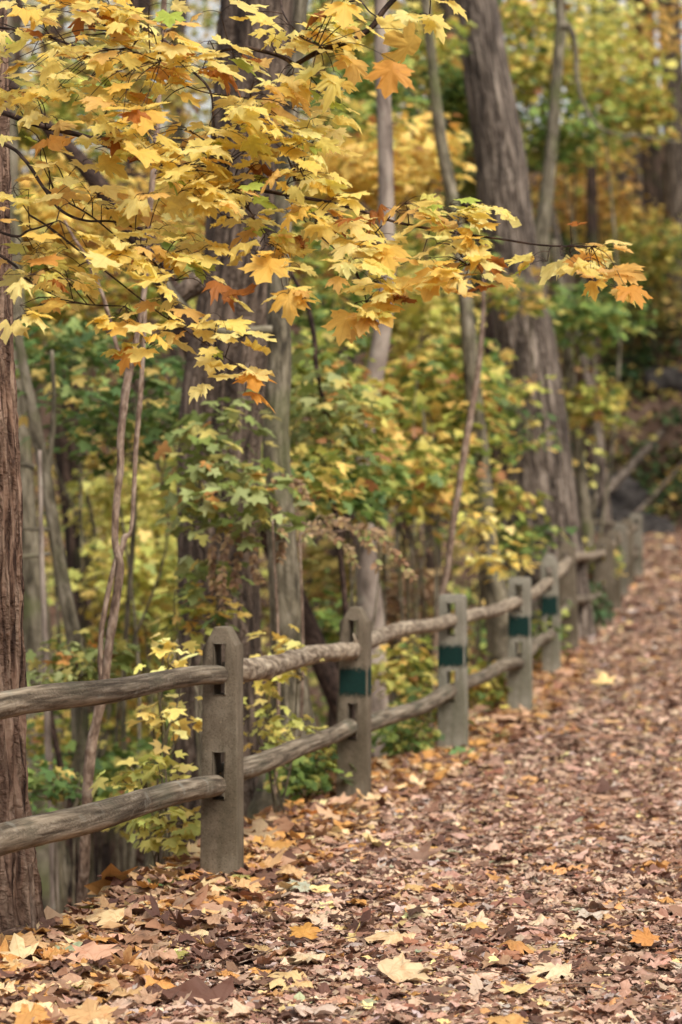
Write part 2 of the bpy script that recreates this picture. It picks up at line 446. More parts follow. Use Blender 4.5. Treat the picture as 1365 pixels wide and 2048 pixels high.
PAL = {
    'gold': [((.97, .76, .23), 5), ((.97, .80, .31), 5), ((.96, .65, .15), 2), ((.74, .68, .18), .6), ((.70, .36, .09), .16)],
    'goldbg': [((.82, .61, .18), 5), ((.80, .55, .14), 3), ((.70, .42, .10), 1), ((.68, .60, .16), 2), ((.36, .18, .07), .5)],
    'paleyg': [((.66, .62, .17), 5), ((.54, .56, .15), 3), ((.76, .62, .20), 3), ((.32, .38, .11), 1)],
    'green': [((.15, .24, .06), 5), ((.24, .34, .08), 4), ((.09, .16, .05), 2), ((.44, .48, .12), 3), ((.62, .52, .14), 1.2)],
    'deep': [((.10, .18, .055), 5), ((.15, .25, .07), 4), ((.26, .34, .10), 3), ((.68, .52, .15), 1.6)],
    'teal': [((.25, .30, .10), 5), ((.36, .40, .16), 4), ((.22, .28, .07), 3), ((.55, .48, .14), 3), ((.60, .28, .08), .6)],
    'mix': [((.23, .30, .07), 3), ((.44, .47, .10), 4), ((.68, .58, .15), 4), ((.74, .50, .14), 2.4), ((.13, .20, .06), 1.6), ((.40, .18, .07), .7)],
    'olive': [((.38, .33, .10), 4), ((.54, .43, .13), 4), ((.23, .24, .07), 2.5), ((.64, .44, .14), 2), ((.28, .16, .07), 1.5)],
    'orange': [((.68, .42, .13), 4), ((.74, .52, .17), 3), ((.46, .26, .10), 1.6), ((.36, .33, .10), 1.6), ((.74, .54, .16), 2)],
    'brown': [((.30, .18, .10), 4), ((.42, .28, .15), 3), ((.54, .39, .19), 2), ((.18, .10, .06), 2)],
    'frond': [((.36, .25, .13), 4), ((.46, .33, .16), 3), ((.34, .20, .11), 2), ((.40, .40, .15), 1.5)],
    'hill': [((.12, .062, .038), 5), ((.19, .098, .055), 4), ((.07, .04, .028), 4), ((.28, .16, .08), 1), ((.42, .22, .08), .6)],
    'fern': [((.05, .105, .04), 4), ((.08, .155, .055), 3), ((.15, .19, .065), 2)],
    'litter': [((.57, .385, .285), 27), ((.44, .265, .19), 22), ((.27, .145, .095), 20), ((.125, .06, .04), 15), ((.68, .50, .345), 13),
               ((.62, .33, .14), 4), ((.80, .59, .27), 3.5), ((.52, .43, .38), 4), ((.42, .43, .28), .4), ((.34, .15, .09), 2)],
    'bank': [((.66, .42, .20), 6), ((.62, .32, .10), 6), ((.52, .32, .20), 6), ((.30, .155, .09), 6), ((.13, .065, .045), 5), ((.78, .58, .32), 3), ((.42, .38, .12), .3), ((.14, .24, .08), .15)],
}


def colours(pal, n, jit=.16):
    p = PAL[pal]; w = np.array([q[1] for q in p], float); w /= w.sum()
    c = np.array([q[0] for q in p])[rng.choice(len(p), n, p=w)]
    return np.clip(c * (1 + rng.normal(0, jit, (n, 1))) * (1 + rng.normal(0, jit * .16, (n, 3))), .008, .93)


def spray(mb, centres, per, rad, size, pal, tmpl, flat=.30, droop=.35, curl=.3, twigs=None, colfix=None):
    """layered sprays: leaves set flat-ish round each centre"""
    per = int(round(per * 1.8)); size = size * .74
    c = np.repeat(np.asarray(centres), per, 0); n = len(c)
    az = rng.random(n) * 6.283; rr = np.sqrt(rng.random(n)) * rad
    p = c + np.column_stack([np.cos(az) * rr, np.sin(az) * rr, rng.normal(0, flat * rad, n) - rr * .25])
    taz = az + rng.normal(0, .7, n)
    dr = droop + rng.normal(0, .28, n)
    tip = np.column_stack([np.cos(taz) * np.cos(dr), np.sin(taz) * np.cos(dr), -np.sin(dr)])
    nr = np.column_stack([rng.normal(0, .35, n), rng.normal(0, .35, n), np.ones(n)])
    col = colours(pal, n) if colfix is None else colfix(n)
    add_leaves(mb, p, tip, nr, size * np.clip(1 + rng.normal(0, .22, n), .5, 1.6), col, tmpl, curl=curl)


# ================================================================ SETTING
def build_ground():
    xs = np.unique(np.concatenate([np.linspace(-400, -40, 14), np.linspace(-40, -10, 50), np.linspace(-10, 12, 220), np.linspace(12, 45, 70), np.linspace(45, 400, 14)]))
    ys = np.unique(np.concatenate([np.linspace(-300, -6, 10), np.linspace(-6, 4, 20), np.linspace(4, 30, 300), np.linspace(30, 80, 220), np.linspace(80, 500, 30)]))
    X, Y = np.meshgrid(xs, ys)
    Z = ground(X, Y)
    V = np.stack([X, Y, Z], -1).reshape(-1, 3); nx = len(xs)
    i = np.arange(len(ys) - 1)[:, None] * nx; j = np.arange(nx - 1)[None]
    q = np.stack([i + j, i + j + 1, i + nx + j + 1, i + nx + j], -1)
    mb = MB(); mb.add(V, f4=q)
    o = mb.build('ground', M_GROUND, attrs=()); tag(o, kind='structure')


build_ground()

# ---- leaf litter
def scatter(n, d0, d1, kx0, kx1):
    """uniform by area over a wedge in front of the camera"""
    y = np.sqrt(rng.random(n) * (d1 * d1 - d0 * d0) + d0 * d0)
    return (kx0 + (kx1 - kx0) * rng.random(n)) * y, y


def lay(mb, x, y, size, col, tmpl, tilt=.25, lift=.02, curl=.5, ruffle=.1, fold=.2):
    n = len(x); z = ground(x, y) + rng.random(n) * lift
    e = .05
    gx = (ground(x + e, y) - z) / e * 0; az = rng.random(n) * 6.283; ti = rng.normal(0, tilt, n)
    tip = np.column_stack([np.cos(az), np.sin(az), ti])
    nr = np.column_stack([rng.normal(0, tilt, n), rng.normal(0, tilt, n), np.where(rng.random(n) < .7, 1, -1)])
    s = np.asarray(size)
    pos = np.column_stack([x, y, z + np.abs(ti) * s * .3 + .004 + np.where(nr[:, 2] < 0, 0, s * curl * .16)])
    add_leaves(mb, pos - tip * (s * .45)[:, None] * [1, 1, 0], tip, nr, s, col, tmpl, curl=curl, ruffle=ruffle, fold=fold)


def path_mask(x, y, lo=-5.9, hi=.10):
    s = fence_dist(x, y); lo = lo - 5.0 * np.clip((y - 38) / 10, 0, 1) * np.clip((x + 3) / 6, 0, 1); return (s < hi) & (s > lo)


def bare(x, y):
    """thinner litter on a few worn, gritty patches"""
    m = np.zeros_like(x)
    for px, py, rx, ry in ((470, 1900, .26, .55), (1300, 1905, .40, .6), (230, 1965, .22, .35), (1000, 1690, .3, .7)):
        d = CZ * F / (py - HY); cx = (px - CX) / F * d
        m = np.maximum(m, np.exp(-(((x - cx) / rx) ** 2 + ((y - d) / ry) ** 2)))
    m = np.maximum(m * 1.0, .62 * np.clip(fbm(x * 1.1, y * .7, 4.4) - .35, 0, 1) * 1.8)
    return rng.random(len(x)) > m * .80


def build_litter():
    mb = MB()
    for n, d0, d1, sz, tm in ((74000, 5.2, 15, .041, T_MID), (60000, 5.2, 15, .037, T_OAK), (60000, 15, 27, .045, T_MID), (38000, 27, 46, .068, T_FAR), (16000, 45, 62, .09, T_FAR)):
        x, y = scatter(n, d0, d1, -.20, .24)
        k = path_mask(x, y) & bare(x, y); x, y = x[k], y[k]
        s = sz * np.exp(rng.normal(0, .36, len(x)))
        lay(mb, x, y, s, colours('litter', len(x), .20), tm, tilt=.15, lift=.012, curl=.35)
    # larger whole maple leaves
    for n, d0, d1, tm in ((1000, 5.2, 11, T_HI), (2400, 11, 26, T_MID)):
        x, y = scatter(n, d0, d1, -.20, .24); k = path_mask(x, y); x, y = x[k], y[k]
        s = np.minimum(.092 * np.exp(rng.normal(0, .26, len(x))), .13)
        c = colours('litter', len(x), .15); c2 = colours('bank', len(x), .15); m = rng.random(len(x)) < .36
        lay(mb, x, y, s, np.minimum(np.where(m[:, None], c2, c), [.74, .56, .38]), tm, tilt=.09, lift=.016, curl=.30)
    o = mb.build('path_leaf_litter', M_DEAD, attrs=('col', 'lco'))
    tag(o, 'brown, tan and pale yellow fallen leaves carpeting the whole path', 'leaf litter', kind='stuff')
    mb = MB()
    n = 42000; x, y = scatter(n, 6.2, 24, -.26, .10); s_ = fence_dist(x, y); dens = np.exp(-np.clip(s_ - .8, 0, None) * .35)
    k = (s_ > -.28) & (s_ < 9) & (rng.random(n) < dens); x, y = x[k], y[k]
    s = .075 * np.exp(rng.normal(0, .32, len(x)))
    lay(mb, x, y, s, colours('bank', len(x), .18), T_MID, tilt=.19, lift=.028, curl=.45)
    n = 480; x, y = scatter(n, 6.6, 12.5, -.2, -.02); s_ = fence_dist(x, y); k = (s_ > -.45) & (s_ < 1.4); x, y = x[k], y[k]
    s = .092 * np.exp(rng.normal(0, .22, len(x)))
    lay(mb, x, y, s, colours('bank', len(x), .12), T_HI, tilt=.17, lift=.045, curl=.45)
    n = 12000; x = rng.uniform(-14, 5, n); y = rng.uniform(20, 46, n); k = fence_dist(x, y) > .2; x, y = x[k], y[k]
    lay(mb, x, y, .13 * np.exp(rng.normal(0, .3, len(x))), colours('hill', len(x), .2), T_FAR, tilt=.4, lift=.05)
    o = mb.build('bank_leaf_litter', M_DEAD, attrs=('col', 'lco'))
    tag(o, 'orange and yellow leaves heaped on the bank behind the rail fence', 'leaf litter', kind='stuff')
    mb = MB()
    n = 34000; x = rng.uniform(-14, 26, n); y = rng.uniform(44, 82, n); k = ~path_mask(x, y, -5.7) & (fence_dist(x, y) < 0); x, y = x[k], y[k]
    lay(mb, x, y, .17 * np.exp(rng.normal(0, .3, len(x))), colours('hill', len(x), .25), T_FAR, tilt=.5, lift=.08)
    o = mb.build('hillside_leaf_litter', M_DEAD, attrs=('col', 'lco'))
    tag(o, 'dull red brown leaves covering the steep hillside beyond the path bend', 'leaf litter', kind='stuff')


build_litter()

# ---- prominent single fallen leaves: px, py, size, colour, heading (deg), curl, tilt, label
FALLEN = [
    (612, 1868, .115, (.66, .34, .08), 80, 1.1, .7, 'curled orange maple leaf standing up from the litter in the lower middle'),
    (575, 1945, .20, (.78, .56, .27), 200, .35, .1, 'large pale gold maple leaf lying flat, lower middle of the path'),
    (148, 1893, .17, (.44, .50, .30), 10, .4, .05, 'pale green maple leaf lying flat among the brown litter at lower left'),
    (848, 1812, .16, (.80, .64, .40), 5, .35, .05, 'cream leaf lying flat on the path right of centre'),
    (830, 1765, .10, (.68, .44, .18), 60, .9, .4, 'small folded tan leaf just above the cream leaf right of centre'),
    (785, 1868, .19, (.82, .60, .34), 170, .4, .12, 'broad cream and tan leaf lying on the path centre foreground'),
    (950, 1840, .11, (.76, .48, .16), 100, .8, .4, 'upright yellow curled leaf on the path right of the cream leaves'),
    (815, 1935, .21, (.80, .60, .36), 20, .4, .12, 'long cream leaf with ragged lobes, bottom centre of the path'),
    (1035, 1880, .15, (.60, .30, .10), 40, .9, .3, 'crumpled rusty orange leaf on the right half of the path'),
    (1285, 1870, .12, (.62, .28, .08), 150, .8, .4, 'crumpled deep orange leaf at the right edge of the picture'),
    (1105, 1935, .17, (.84, .66, .42), 190, .45, .15, 'pale cream leaf at the lower right of the path'),
    (175, 1750, .10, (.70, .38, .09), 20, .7, .1, 'orange leaf caught on the bank under the lowest rail'),
    (345, 1745, .13, (.74, .46, .12), 30, .6, .2, 'golden maple leaf heaped beside the foot of the nearest post'),
    (430, 1722, .12, (.66, .42, .18), 75, .5, .5, 'tan maple leaf leaning against the foot of the nearest post'),
    (255, 1805, .06, (.06, .20, .04), 10, .3, .1, 'small bright green leaf on the litter left of the nearest post'),
    (48, 1842, .07, (.13, .30, .06), 60, .5, .4, 'small green leaf tilted on the litter at the far left edge'),
    (710, 1618, .10, (.50, .52, .36), 0, .3, .05, 'grey green leaf lying flat near the foot of the second post'),
    (600, 1702, .14, (.80, .62, .38), 340, .4, .08, 'cream leaf lying flat right of the nearest post'),
    (455, 1815, .10, (.74, .56, .36), 20, .5, .1, 'light tan leaf below the nearest post on dark grit'),
    (290, 1922, .14, (.70, .42, .18), 0, 1.0, .2, 'arched tan leaf on the dark patch at lower left'),
    (210, 1830, .19, (.74, .52, .28), 190, .4, .15, 'wide pale tan maple leaf at the left below the lower rail'),
    (1010, 2030, .15, (.70, .40, .14), 90, .6, .3, 'orange tan leaf cut by the bottom edge right of centre'),
    (180, 2030, .17, (.70, .43, .20), 100, .6, .3, 'tan leaf with upturned lobes at the bottom left corner'),
    (600, 1758, .14, (.52, .54, .40), 200, .5, .2, 'silvery grey green leaf on the litter under the second rail span'),
]
for px, py, sz, col, az, curl, tilt, lab in FALLEN:
    sz *= .88; col = tuple(q * .86 for q in col)
    d = CZ * F / (py - HY); x = (px - CX) / F * d; z = gz(x, d)
    mb = MB(); a = math.radians(az)
    tip = np.array([[math.cos(a), math.sin(a), tilt]]); nr = np.array([[0, -.25, 1.0]])
    st = rng.bit_generator.state
    pos = np.array([[x - .45 * sz * math.cos(a), d - .45 * sz * math.sin(a), z + .02 + curl * sz * .22]])
    add_leaves(mb, pos, tip, nr, np.array([sz]), np.array([col]), T_HI, curl=curl, ruffle=.06, fold=.1)
    o = mb.build('fallen_maple_leaf', M_DEAD, attrs=('col', 'lco')); tag(o, lab, 'leaf', 'single leaves fallen on the path and bank')

# small twigs and leaf stalks lying in the litter
mb = MB(); n = 520; x, y = scatter(n, 5.6, 15, -.2, .2); k = fence_dist(x, y) < .8; x, y = x[k], y[k]
for a, b in zip(x, y):
    L_ = rng.uniform(.04, .22); az = rng.random() * 6.28; e = np.array([math.cos(az), math.sin(az)]) * L_
    z0, z1 = gz(a, b), gz(a + e[0], b + e[1]); lf = rng.uniform(.014, .04)
    tube(mb, [(a, b, z0 + lf), (a + e[0] * .5 + rng.normal(0, .01), b + e[1] * .5 + rng.normal(0, .01), (z0 + z1) / 2 + lf * 1.2), (a + e[0], b + e[1], z1 + lf * .7)], [.0024, .002, .001], 4, n=5, cap=False)
o = mb.build('path_twigs', M_SAPL); tag(o, 'small broken twigs and leaf stalks strewn through the litter on the path', 'twigs', kind='stuff')

# ================================================================ FENCE
def make_post(parent, x, y, z, yaw, w, t, h, top, mat, lean=0.0, band=None, label=None):
    """concrete post: wide face across the fence line, two slots right through it"""
    sw = .024
    rows = [-.25, 0, .29, .485, .72, .93]
    xsn = [-.5, -.5 + .08, None, None, .5 - .08, .5]
    me_v, f4 = [], []
    if top == 'point': prof = [(-.5, h - .085), (-.30, h - .037), (-.07, h - .001), (.07, h - .001), (.30, h - .034), (.5, h - .085)]
    elif top == 'round': prof = [(-.5, h - .085), (-.36, h - .03), (-.13, h - .002), (.13, h - .002), (.36, h - .03), (.5, h - .085)]
    else: prof = [(-.5, h - .012), (-.36, h), (-.13, h), (.13, h), (.36, h), (.5, h - .012)]
    cols = [p[0] for p in prof]
    nr = len(rows) + 1
    def xx(ci, zz):
        f = 1.0 + .13 * (1 - zz / h)
        if ci == 2: return -sw
        if ci == 3: return sw
        return cols[ci] * w * f
    grid = {}
    verts = []
    for side in (0, 1):
        for r in range(nr):
            for ci in range(6):
                zz = rows[r] if r < len(rows) else prof[ci][1]
                X = xx(ci, zz) if r < len(rows) else (cols[ci] * w if ci not in (2, 3) else (-sw if ci == 2 else sw))
                grid[side, r, ci] = len(verts); verts.append((X, (-t / 2 if side == 0 else t / 2) * (1 + .04 * (1 - zz / h)), zz))
    slot = {(2, 2), (4, 2)}
    for r in range(nr - 1):
        for ci in range(5):
            if (r, ci) in slot:
                g = grid
                a, b, c, d_ = g[0, r, ci], g[0, r, ci + 1], g[0, r + 1, ci + 1], g[0, r + 1, ci]
                A, B, Cc, D = g[1, r, ci], g[1, r, ci + 1], g[1, r + 1, ci + 1], g[1, r + 1, ci]
                f4 += [(a, A, B, b), (b, B, Cc, c), (c, Cc, D, d_), (d_, D, A, a)]
                continue
            f4.append((grid[0, r, ci], grid[0, r, ci + 1], grid[0, r + 1, ci + 1], grid[0, r + 1, ci]))
            f4.append((grid[1, r, ci + 1], grid[1, r, ci], grid[1, r + 1, ci], grid[1, r + 1, ci + 1]))
        f4.append((grid[0, r, 5], grid[1, r, 5], grid[1, r + 1, 5], grid[0, r + 1, 5]))
        f4.append((grid[1, r, 0], grid[0, r, 0], grid[0, r + 1, 0], grid[1, r + 1, 0]))
    for ci in range(5):
        f4.append((grid[0, nr - 1, ci], grid[0, nr - 1, ci + 1], grid[1, nr - 1, ci + 1], grid[1, nr - 1, ci]))
        f4.append((grid[0, 0, ci + 1], grid[0, 0, ci], grid[1, 0, ci], grid[1, 0, ci + 1]))
    V = np.array(verts)
    mb = MB(); mb.add(V, f4=np.array(f4))
    V0 = mb.v[0]
    mb.v[0] = V0
    class _P: location = (0, 0, 0)
    o = mb.build('post', mat, parent=None, smooth=False, attrs=())
    # undo automatic origin: keep local coordinates
    co = np.array(V, dtype=np.float32).ravel(); o.data.vertices.foreach_set('co', co); o.data.update()
    o.parent = parent; o.location = (x - parent.location[0], y - parent.location[1], z - parent.location[2])
    o.rotation_euler = (0, lean, yaw)
    bv = o.modifiers.new('edge', 'BEVEL'); bv.width = .007; bv.segments = 2; bv.limit_method = 'ANGLE'; bv.angle_limit = math.radians(35)
    if label: o['label'] = label
    if band:
        z0, z1 = band; nx, nz = 9, 7
        u = np.linspace(0, 1, nx); v = np.linspace(0, 1, nz); U, W = np.meshgrid(u, v)
        zz = z0 + (z1 - z0) * W
        wloc = w * (1.0 + .13 * (1 - zz / h))
        Xb = (U - .5) * (wloc - .013); Yb = -t / 2 * (1 + .04 * (1 - zz / h)) - .0025 + 0 * U
        Vb = np.stack([Xb, Yb, zz], -1).reshape(-1, 3)
        i = np.arange(nz - 1)[:, None] * nx; j = np.arange(nx - 1)[None]
        q = np.stack([i + j, i + j + 1, i + nx + j + 1, i + nx + j], -1)
        # the coat wraps a little round the path-side edge
        mb = MB(); mb.add(Vb, f4=q, tco=np.stack([U + x * 3, U * 0 + y, W], -1).reshape(-1, 3))
        nv = 4; s2 = np.linspace(0, 1, 3); U2, W2 = np.meshgrid(s2, v); zz = z0 + (z1 - z0) * W2
        wl = w * (1.0 + .13 * (1 - zz / h))
        Vc = np.stack([wl / 2 + .0025, -t / 2 + .008 + U2 * t * .75, zz], -1).reshape(-1, 3)
        i = np.arange(nz - 1)[:, None] * 3; j = np.arange(2)[None]
        q2 = np.stack([i + j, i + j + 1, i + 3 + j + 1, i + 3 + j], -1)
        mb.add(Vc, f4=q2, tco=np.stack([U2 * .6 + 7 + x, U2 * 0 + y, W2], -1).reshape(-1, 3))
        b = mb.build('paint_band', M_PAINT, parent=None)
        b.data.vertices.foreach_set('co', np.concatenate([Vb, Vc]).astype(np.float32).ravel()); b.data.update()
        b.parent = o; b.location = (0, 0, 0)
    return o


POSTS = [  # px, d, base z, width, height, top, material, lean, band, label
    (-88, 7.1, 0, .150, 1.0, 'point', M_CONC, 0, None, None),
    (445, 10.0, 0, .139, 1.0, 'point', M_CONC, .005, None, 'brown concrete post with a pointed top and no paint, nearest in view'),
    (708, 13.0, 0, .150, 1.0, 'point', M_CONC, .012, (.515, .685), 'brown post with pointed top and a ragged green painted band'),
    (906, 15.85, .02, .168, .985, 'flat', M_CONCL, 0, (.505, .665), 'pale flat-topped post with a green painted band'),
    (1040, 18.7, .09, .166, .985, 'flat', M_CONCL, 0, (.51, .70), 'pale flat-topped post with green band, farther along'),
    (1103, 21.6, .2, .145, 1.04, 'round', M_CONCL, -.02, (.47, .68), 'narrow pale round-topped post with a dark green band'),
    (1139, 24.4, .3, .165, 1.05, 'round', M_CONC, -.03, None, None),
    (1206, 28.4, .40, .21, 1.0, 'round', M_CONC, .02, None, None), (1226, 31.3, .50, .20, 1.0, 'round', M_CONC, 0, None, None),
    (1240, 34.2, .607, .20, 1.0, 'round', M_CONCM, 0, None, None), (1254, 37.0, .70, .20, 1.0, 'round', M_CONC, 0, None, None),
    (1272, 39.7, .80, .20, 1.0, 'flat', M_CONCM, 0, None, None), (1152, 42.3, .97, .17, 1.0, 'flat', M_CONCM, 0, None, None),
    (858, 44.1, 1.06, .17, 1.0, 'flat', M_CONCM, 0, None, None)]


def build_fence():
    f = thing('rail_fence', (-.487, 10, 0), 'long fence of concrete posts and round wooden rails along the left of the leafy path', 'fence')
    pts = []
    for px, d, z, w, h, top, mat, lean, band, lab in POSTS:
        pts.append(np.array([(px - CX) / F * d, d, z]))
    n = len(pts); T = .12
    yaws = []
    for k in range(n):
        a = pts[max(k - 1, 0)]; b = pts[min(k + 1, n - 1)]; dr = b - a
        yaws.append(-math.atan2(dr[0], dr[1]))
    for k, (px, d, z, w, h, top, mat, lean, band, lab) in enumerate(POSTS):
        make_post(f, pts[k][0], d, z, yaws[k], w, T, h, top, mat, lean, band, lab)
    for k in range(n - 1):
        a, b = pts[k], pts[k + 1]; dr = b - a; L = np.linalg.norm(dr); u = dr / L
        sidev = np.array([u[1], -u[0], 0.])
        for lv, (hz, bow) in enumerate(((.785, .0), (.365, .05))):
            if k == 0: hz_a, hz_b, sag = (.84, .80, .010) if lv == 0 else (.425, .352, .012)
            elif k == 1: hz_a, hz_b, sag = (.80, .775, .0) if lv == 0 else (.385, .365, -.012)
            elif k == 2: hz_a, hz_b, sag = (.80, .815, .01) if lv == 0 else (.35, .35, -.02)
            elif k == 3: hz_a, hz_b, sag = (.79, .79, .01) if lv == 0 else (.35, .33, .02)
            elif k == 6: hz_a, hz_b, sag = (.88, .80, 0) if lv == 0 else (.43, .31, .01)
            elif k == 5: hz_a, hz_b, sag = (.82, .86, 0) if lv == 0 else (.36, .43, .01)
            else: hz_a, hz_b, sag = (.79 + rng.normal(0, .012), .79 + rng.normal(0, .012), rng.normal(0, .02)) if lv == 0 else (.35, .35, rng.normal(0, .02))
            r0 = (.043 if lv == 0 else .043) * (1 + rng.normal(0, .05))
            if k == 0 and lv == 1: r0 = .047
            if k == 0 and lv == 0: r0 = .041
            A = a + np.array([0, 0, hz_a]) + u * (T / 2 + .012); B = b + np.array([0, 0, hz_b]) - u * (T / 2 + .004)
            m = 44; t = np.linspace(0, 1, m)
            ce = A + (B - A) * t[:, None]
            ce[:, 2] += sag * 4 * t * (1 - t) + .008 * np.sin(t * 9 + k * 2 + lv)
            ce += sidev * (.010 * np.sin(t * 7 + k + lv * 3))[:, None]
            rr = r0 * (1 + .05 * np.sin(t * 6 + k)) * (1.05 - .12 * np.abs(t - .4))
            rr[0] *= .9; rr[-1] *= .95
            knob = .10 if (k, lv) == (1, 0) else .035
            def disp(c, s, v, R, kn=knob): return kn * fbm(c * 2.2, s * 2.2, v * 5) + kn * .5 * fbm(c * 4 + 5, s * 4, v * 7)
            mb = MB()
            tube(mb, ce, rr, 28, n=240, disp=disp)
            # tenons pushed into the slots
            for e, sg in ((A, -1), (B, 1)):
                tt = np.array([e - sg * u * .03, e + sg * u * (T * .40)])
                tube(mb, tt, [.022, .020], 8, n=4)
            o = mb.build('rail', M_RAILB if ((k, lv) in ((1, 0), (2, 0)) or (k > 2 and lv == 0)) else M_RAIL, parent=f)
            if (k, lv) == (1, 0): o['label'] = 'knobbly pale rail with torn bark'
    # wooden wedge in the top slot of the second post
    mb = MB(); c = pts[2]
    tube(mb, [c + [-.004, -.085, .86], c + [.014, -.07, .80], c + [.018, -.065, .745]], [.006, .012, .007], 5, n=6)
    mb.build('wedge', M_RAILB, parent=f)


build_fence()

# ================================================================ TREES
def ppath(pts, d, dd=0.0):
    """pts (px,py,width px) at depth d (+dd over the run) -> world path and radii"""
    n = len(pts); out, r = [], []
    for k, (px, py, w) in enumerate(pts):
        D = d + dd * k / max(n - 1, 1); out.append(P(px, py, D)); r.append(w / 2 / F * D)
    return np.array(out), np.array(r)


def extend(c, r, flare=1.35, top=True):
    """first point is the lowest: carry the trunk down into the soil and up beyond the picture"""
    b = c[0]; g = gz(b[0], b[1])
    if b[2] > g + .02:
        u = norm((c[0] - c[1])[None])[0]; u[2] = min(u[2], -.4)
        L = (b[2] - g) / -u[2]; q = b + u * L * np.array([.5, .5, 1]); q[2] = gz(q[0], q[1])
        mid = (b + q) / 2
        add = [q - [0, 0, .25], q + [0, 0, .02]]
        rr = [r[0] * flare * 1.1, r[0] * flare]
        if L > .8: add.append(q + (b - q) * .35); rr.append(r[0] * (1 + (flare - 1) * .3))
        c = np.vstack([add, c]); r = np.concatenate([rr, r])
    else:
        c = np.vstack([b - [0, 0, .3], c]); r = np.concatenate([[r[0] * flare], r])
    if top:
        zt = CZ + .27 * c[-1][1] + 1.0
        if c[-1][2] < zt:
            u = norm((c[-1] - c[-2])[None])[0]
            q = c[-1] + u * (zt - c[-1][2]) / max(u[2], .3)
            c = np.vstack([c, q]); r = np.concatenate([r, [r[-1] * .75]])
    return c, r


def barkdisp(amp, k=9, st=5):
    def f(c, s, v, R):
        n = vn(c * R * k * 2.0 + 3, s * R * k * 2.0, v * k / st)
        n2 = vn(c * R * k * 4.6 + 9, s * R * k * 4.6, v * k * 2.2 / st)
        ridg = 1 - np.abs(n) * 1.6
        return amp * (ridg * .8 + n2 * .45 + .35 * vn(c * 1.1, s * 1.1, v * .8))
    return f


def sample_ell(n, e):
    px, py, rx, ry, d, dr = e
    q = rng.normal(0, 1, (n, 3)); q /= np.linalg.norm(q, axis=1)[:, None]; q *= rng.random((n, 1)) ** .42
    c = P(px, py, d)
    w = q * [rx / F * d, dr, ry / F * d] + c
    return w


def make_tree(name, label, cat, trunk, d, mat, crowns=(), group=None, dd=0.0, ext=True, top=True, sides=20, n=60, bark=None, limbs=(), flare=1.35, twig=True, leafmat=None):
    """crowns: (px,py,rx,ry,d,dr, clusters, per, radius, leaf size, palette, template)"""
    c, r = ppath(trunk, d, dd)
    if ext: c, r = extend(c, r, flare, top)
    root = thing(name, (c[0][0], c[0][1], max(c[0][2], gz(c[0][0], c[0][1]))), label, cat, group)
    mb = MB()
    cc = tube(mb, c, r, sides, n=n, disp=bark)
    for lp, ld in limbs:
        a, b = ppath(lp, ld); tube(mb, a, b, 8, n=24, disp=barkdisp(.05, 20))
    groups = []
    for cr in crowns:
        e = cr[:6]; nc, per, rad, ls, pal, tm = cr[6:12]
        ce = sample_ell(nc, e); ce[:, 2] = np.maximum(ce[:, 2], ground(ce[:, 0], ce[:, 1]) + .12)
        groups.append((ce, per, rad, ls, pal, tm))
        if twig:
            k = rng.choice(nc, min(nc, max(6, nc // 3)), replace=False)
            hub = None
            for q in ce[k]:
                # grow from the stem, from somewhat below the spray
                h = cc[np.argmin(np.abs(cc[:, 2] - (q[2] - .35 * np.hypot(*(cc[len(cc) // 2, :2] - q[:2])) - .1)))]
                ln = np.linalg.norm(q - h); r0 = min(.004 + .006 * ln, .03)
                m = (h + q) / 2 + rng.normal(0, .06, 3) * ln + [0, 0, .08 * ln]
                tube(mb, [h, m, q], [r0, r0 * .7, r0 * .25], 5, n=9, cap=False)
    mb.build('trunk' if cat == 'tree' else 'stem', mat, parent=root)
    if groups:
        mb = MB()
        for ce, per, rad, ls, pal, tm in groups: spray(mb, ce, per, rad, ls, pal, tm)
        mb.build('crown' if cat == 'tree' else 'foliage', leafmat or M_BGLEAF, parent=root, attrs=('col', 'lco'))
    return root


# ---- big near trunk at the left edge, furrowed bark
def near_tree():
    c = np.array([P(-95, 1880, 9.0), P(-88, 1800, 9.0), P(-84, 1700, 9.0), P(-78, 1600, 9.0), P(-74, 1500, 9.0), P(-70, 1300, 9.0), P(-72, 1000, 9.0), P(-80, 700, 9.0), P(-84, 300, 9.0), P(-88, 0, 9.0), P(-95, -500, 9.0)])
    r = np.array([190, 166, 148, 130, 120, 111, 107, 100, 96, 92, 86]) / F * 9.0
    root = thing('maple_tree', (c[1][0], 9.0, gz(c[1][0], 9.0)), 'large tree with deeply furrowed red brown bark at the left edge behind the rails', 'tree')
    def disp(c_, s_, v, R):
        n = vn(c_ * 8.5, s_ * 8.5, v * 3.2); n2 = vn(c_ * 19, s_ * 19, v * 8 + 3); n3 = vn(c_ * 40, s_ * 40, v * 30)
        return .075 * (1 - np.abs(n) * 2.4) + .035 * n2 + .014 * n3
    mb = MB(); tube(mb, c, r, 330, n=900, disp=disp)
    mb.build('trunk', M_BARK_NEAR, parent=root)
    # surface root running along the bank
    mb = MB()
    a, b = ppath([(-30, 1800, 60), (20, 1850, 46), (70, 1800, 34), (120, 1765, 26), (165, 1742, 14)], 9.2)
    a[:, 2] = ground(a[:, 0], a[:, 1]) + .02
    a = np.array([[(px - CX) / F * dd_, dd_, 0] for px, dd_ in ((-60, 8.9), (-5, 8.55), (45, 8.75), (100, 9.15), (150, 9.6), (185, 9.9))])
    a[:, 2] = ground(a[:, 0], a[:, 1]) + np.array([.14, .085, .075, .06, .045, .01])
    tube(mb, a, [.07, .045, .04, .034, .026, .016], 16, n=70, disp=barkdisp(.12, 30)); mb.build('root', M_BARK_NEAR, parent=root)


near_tree()

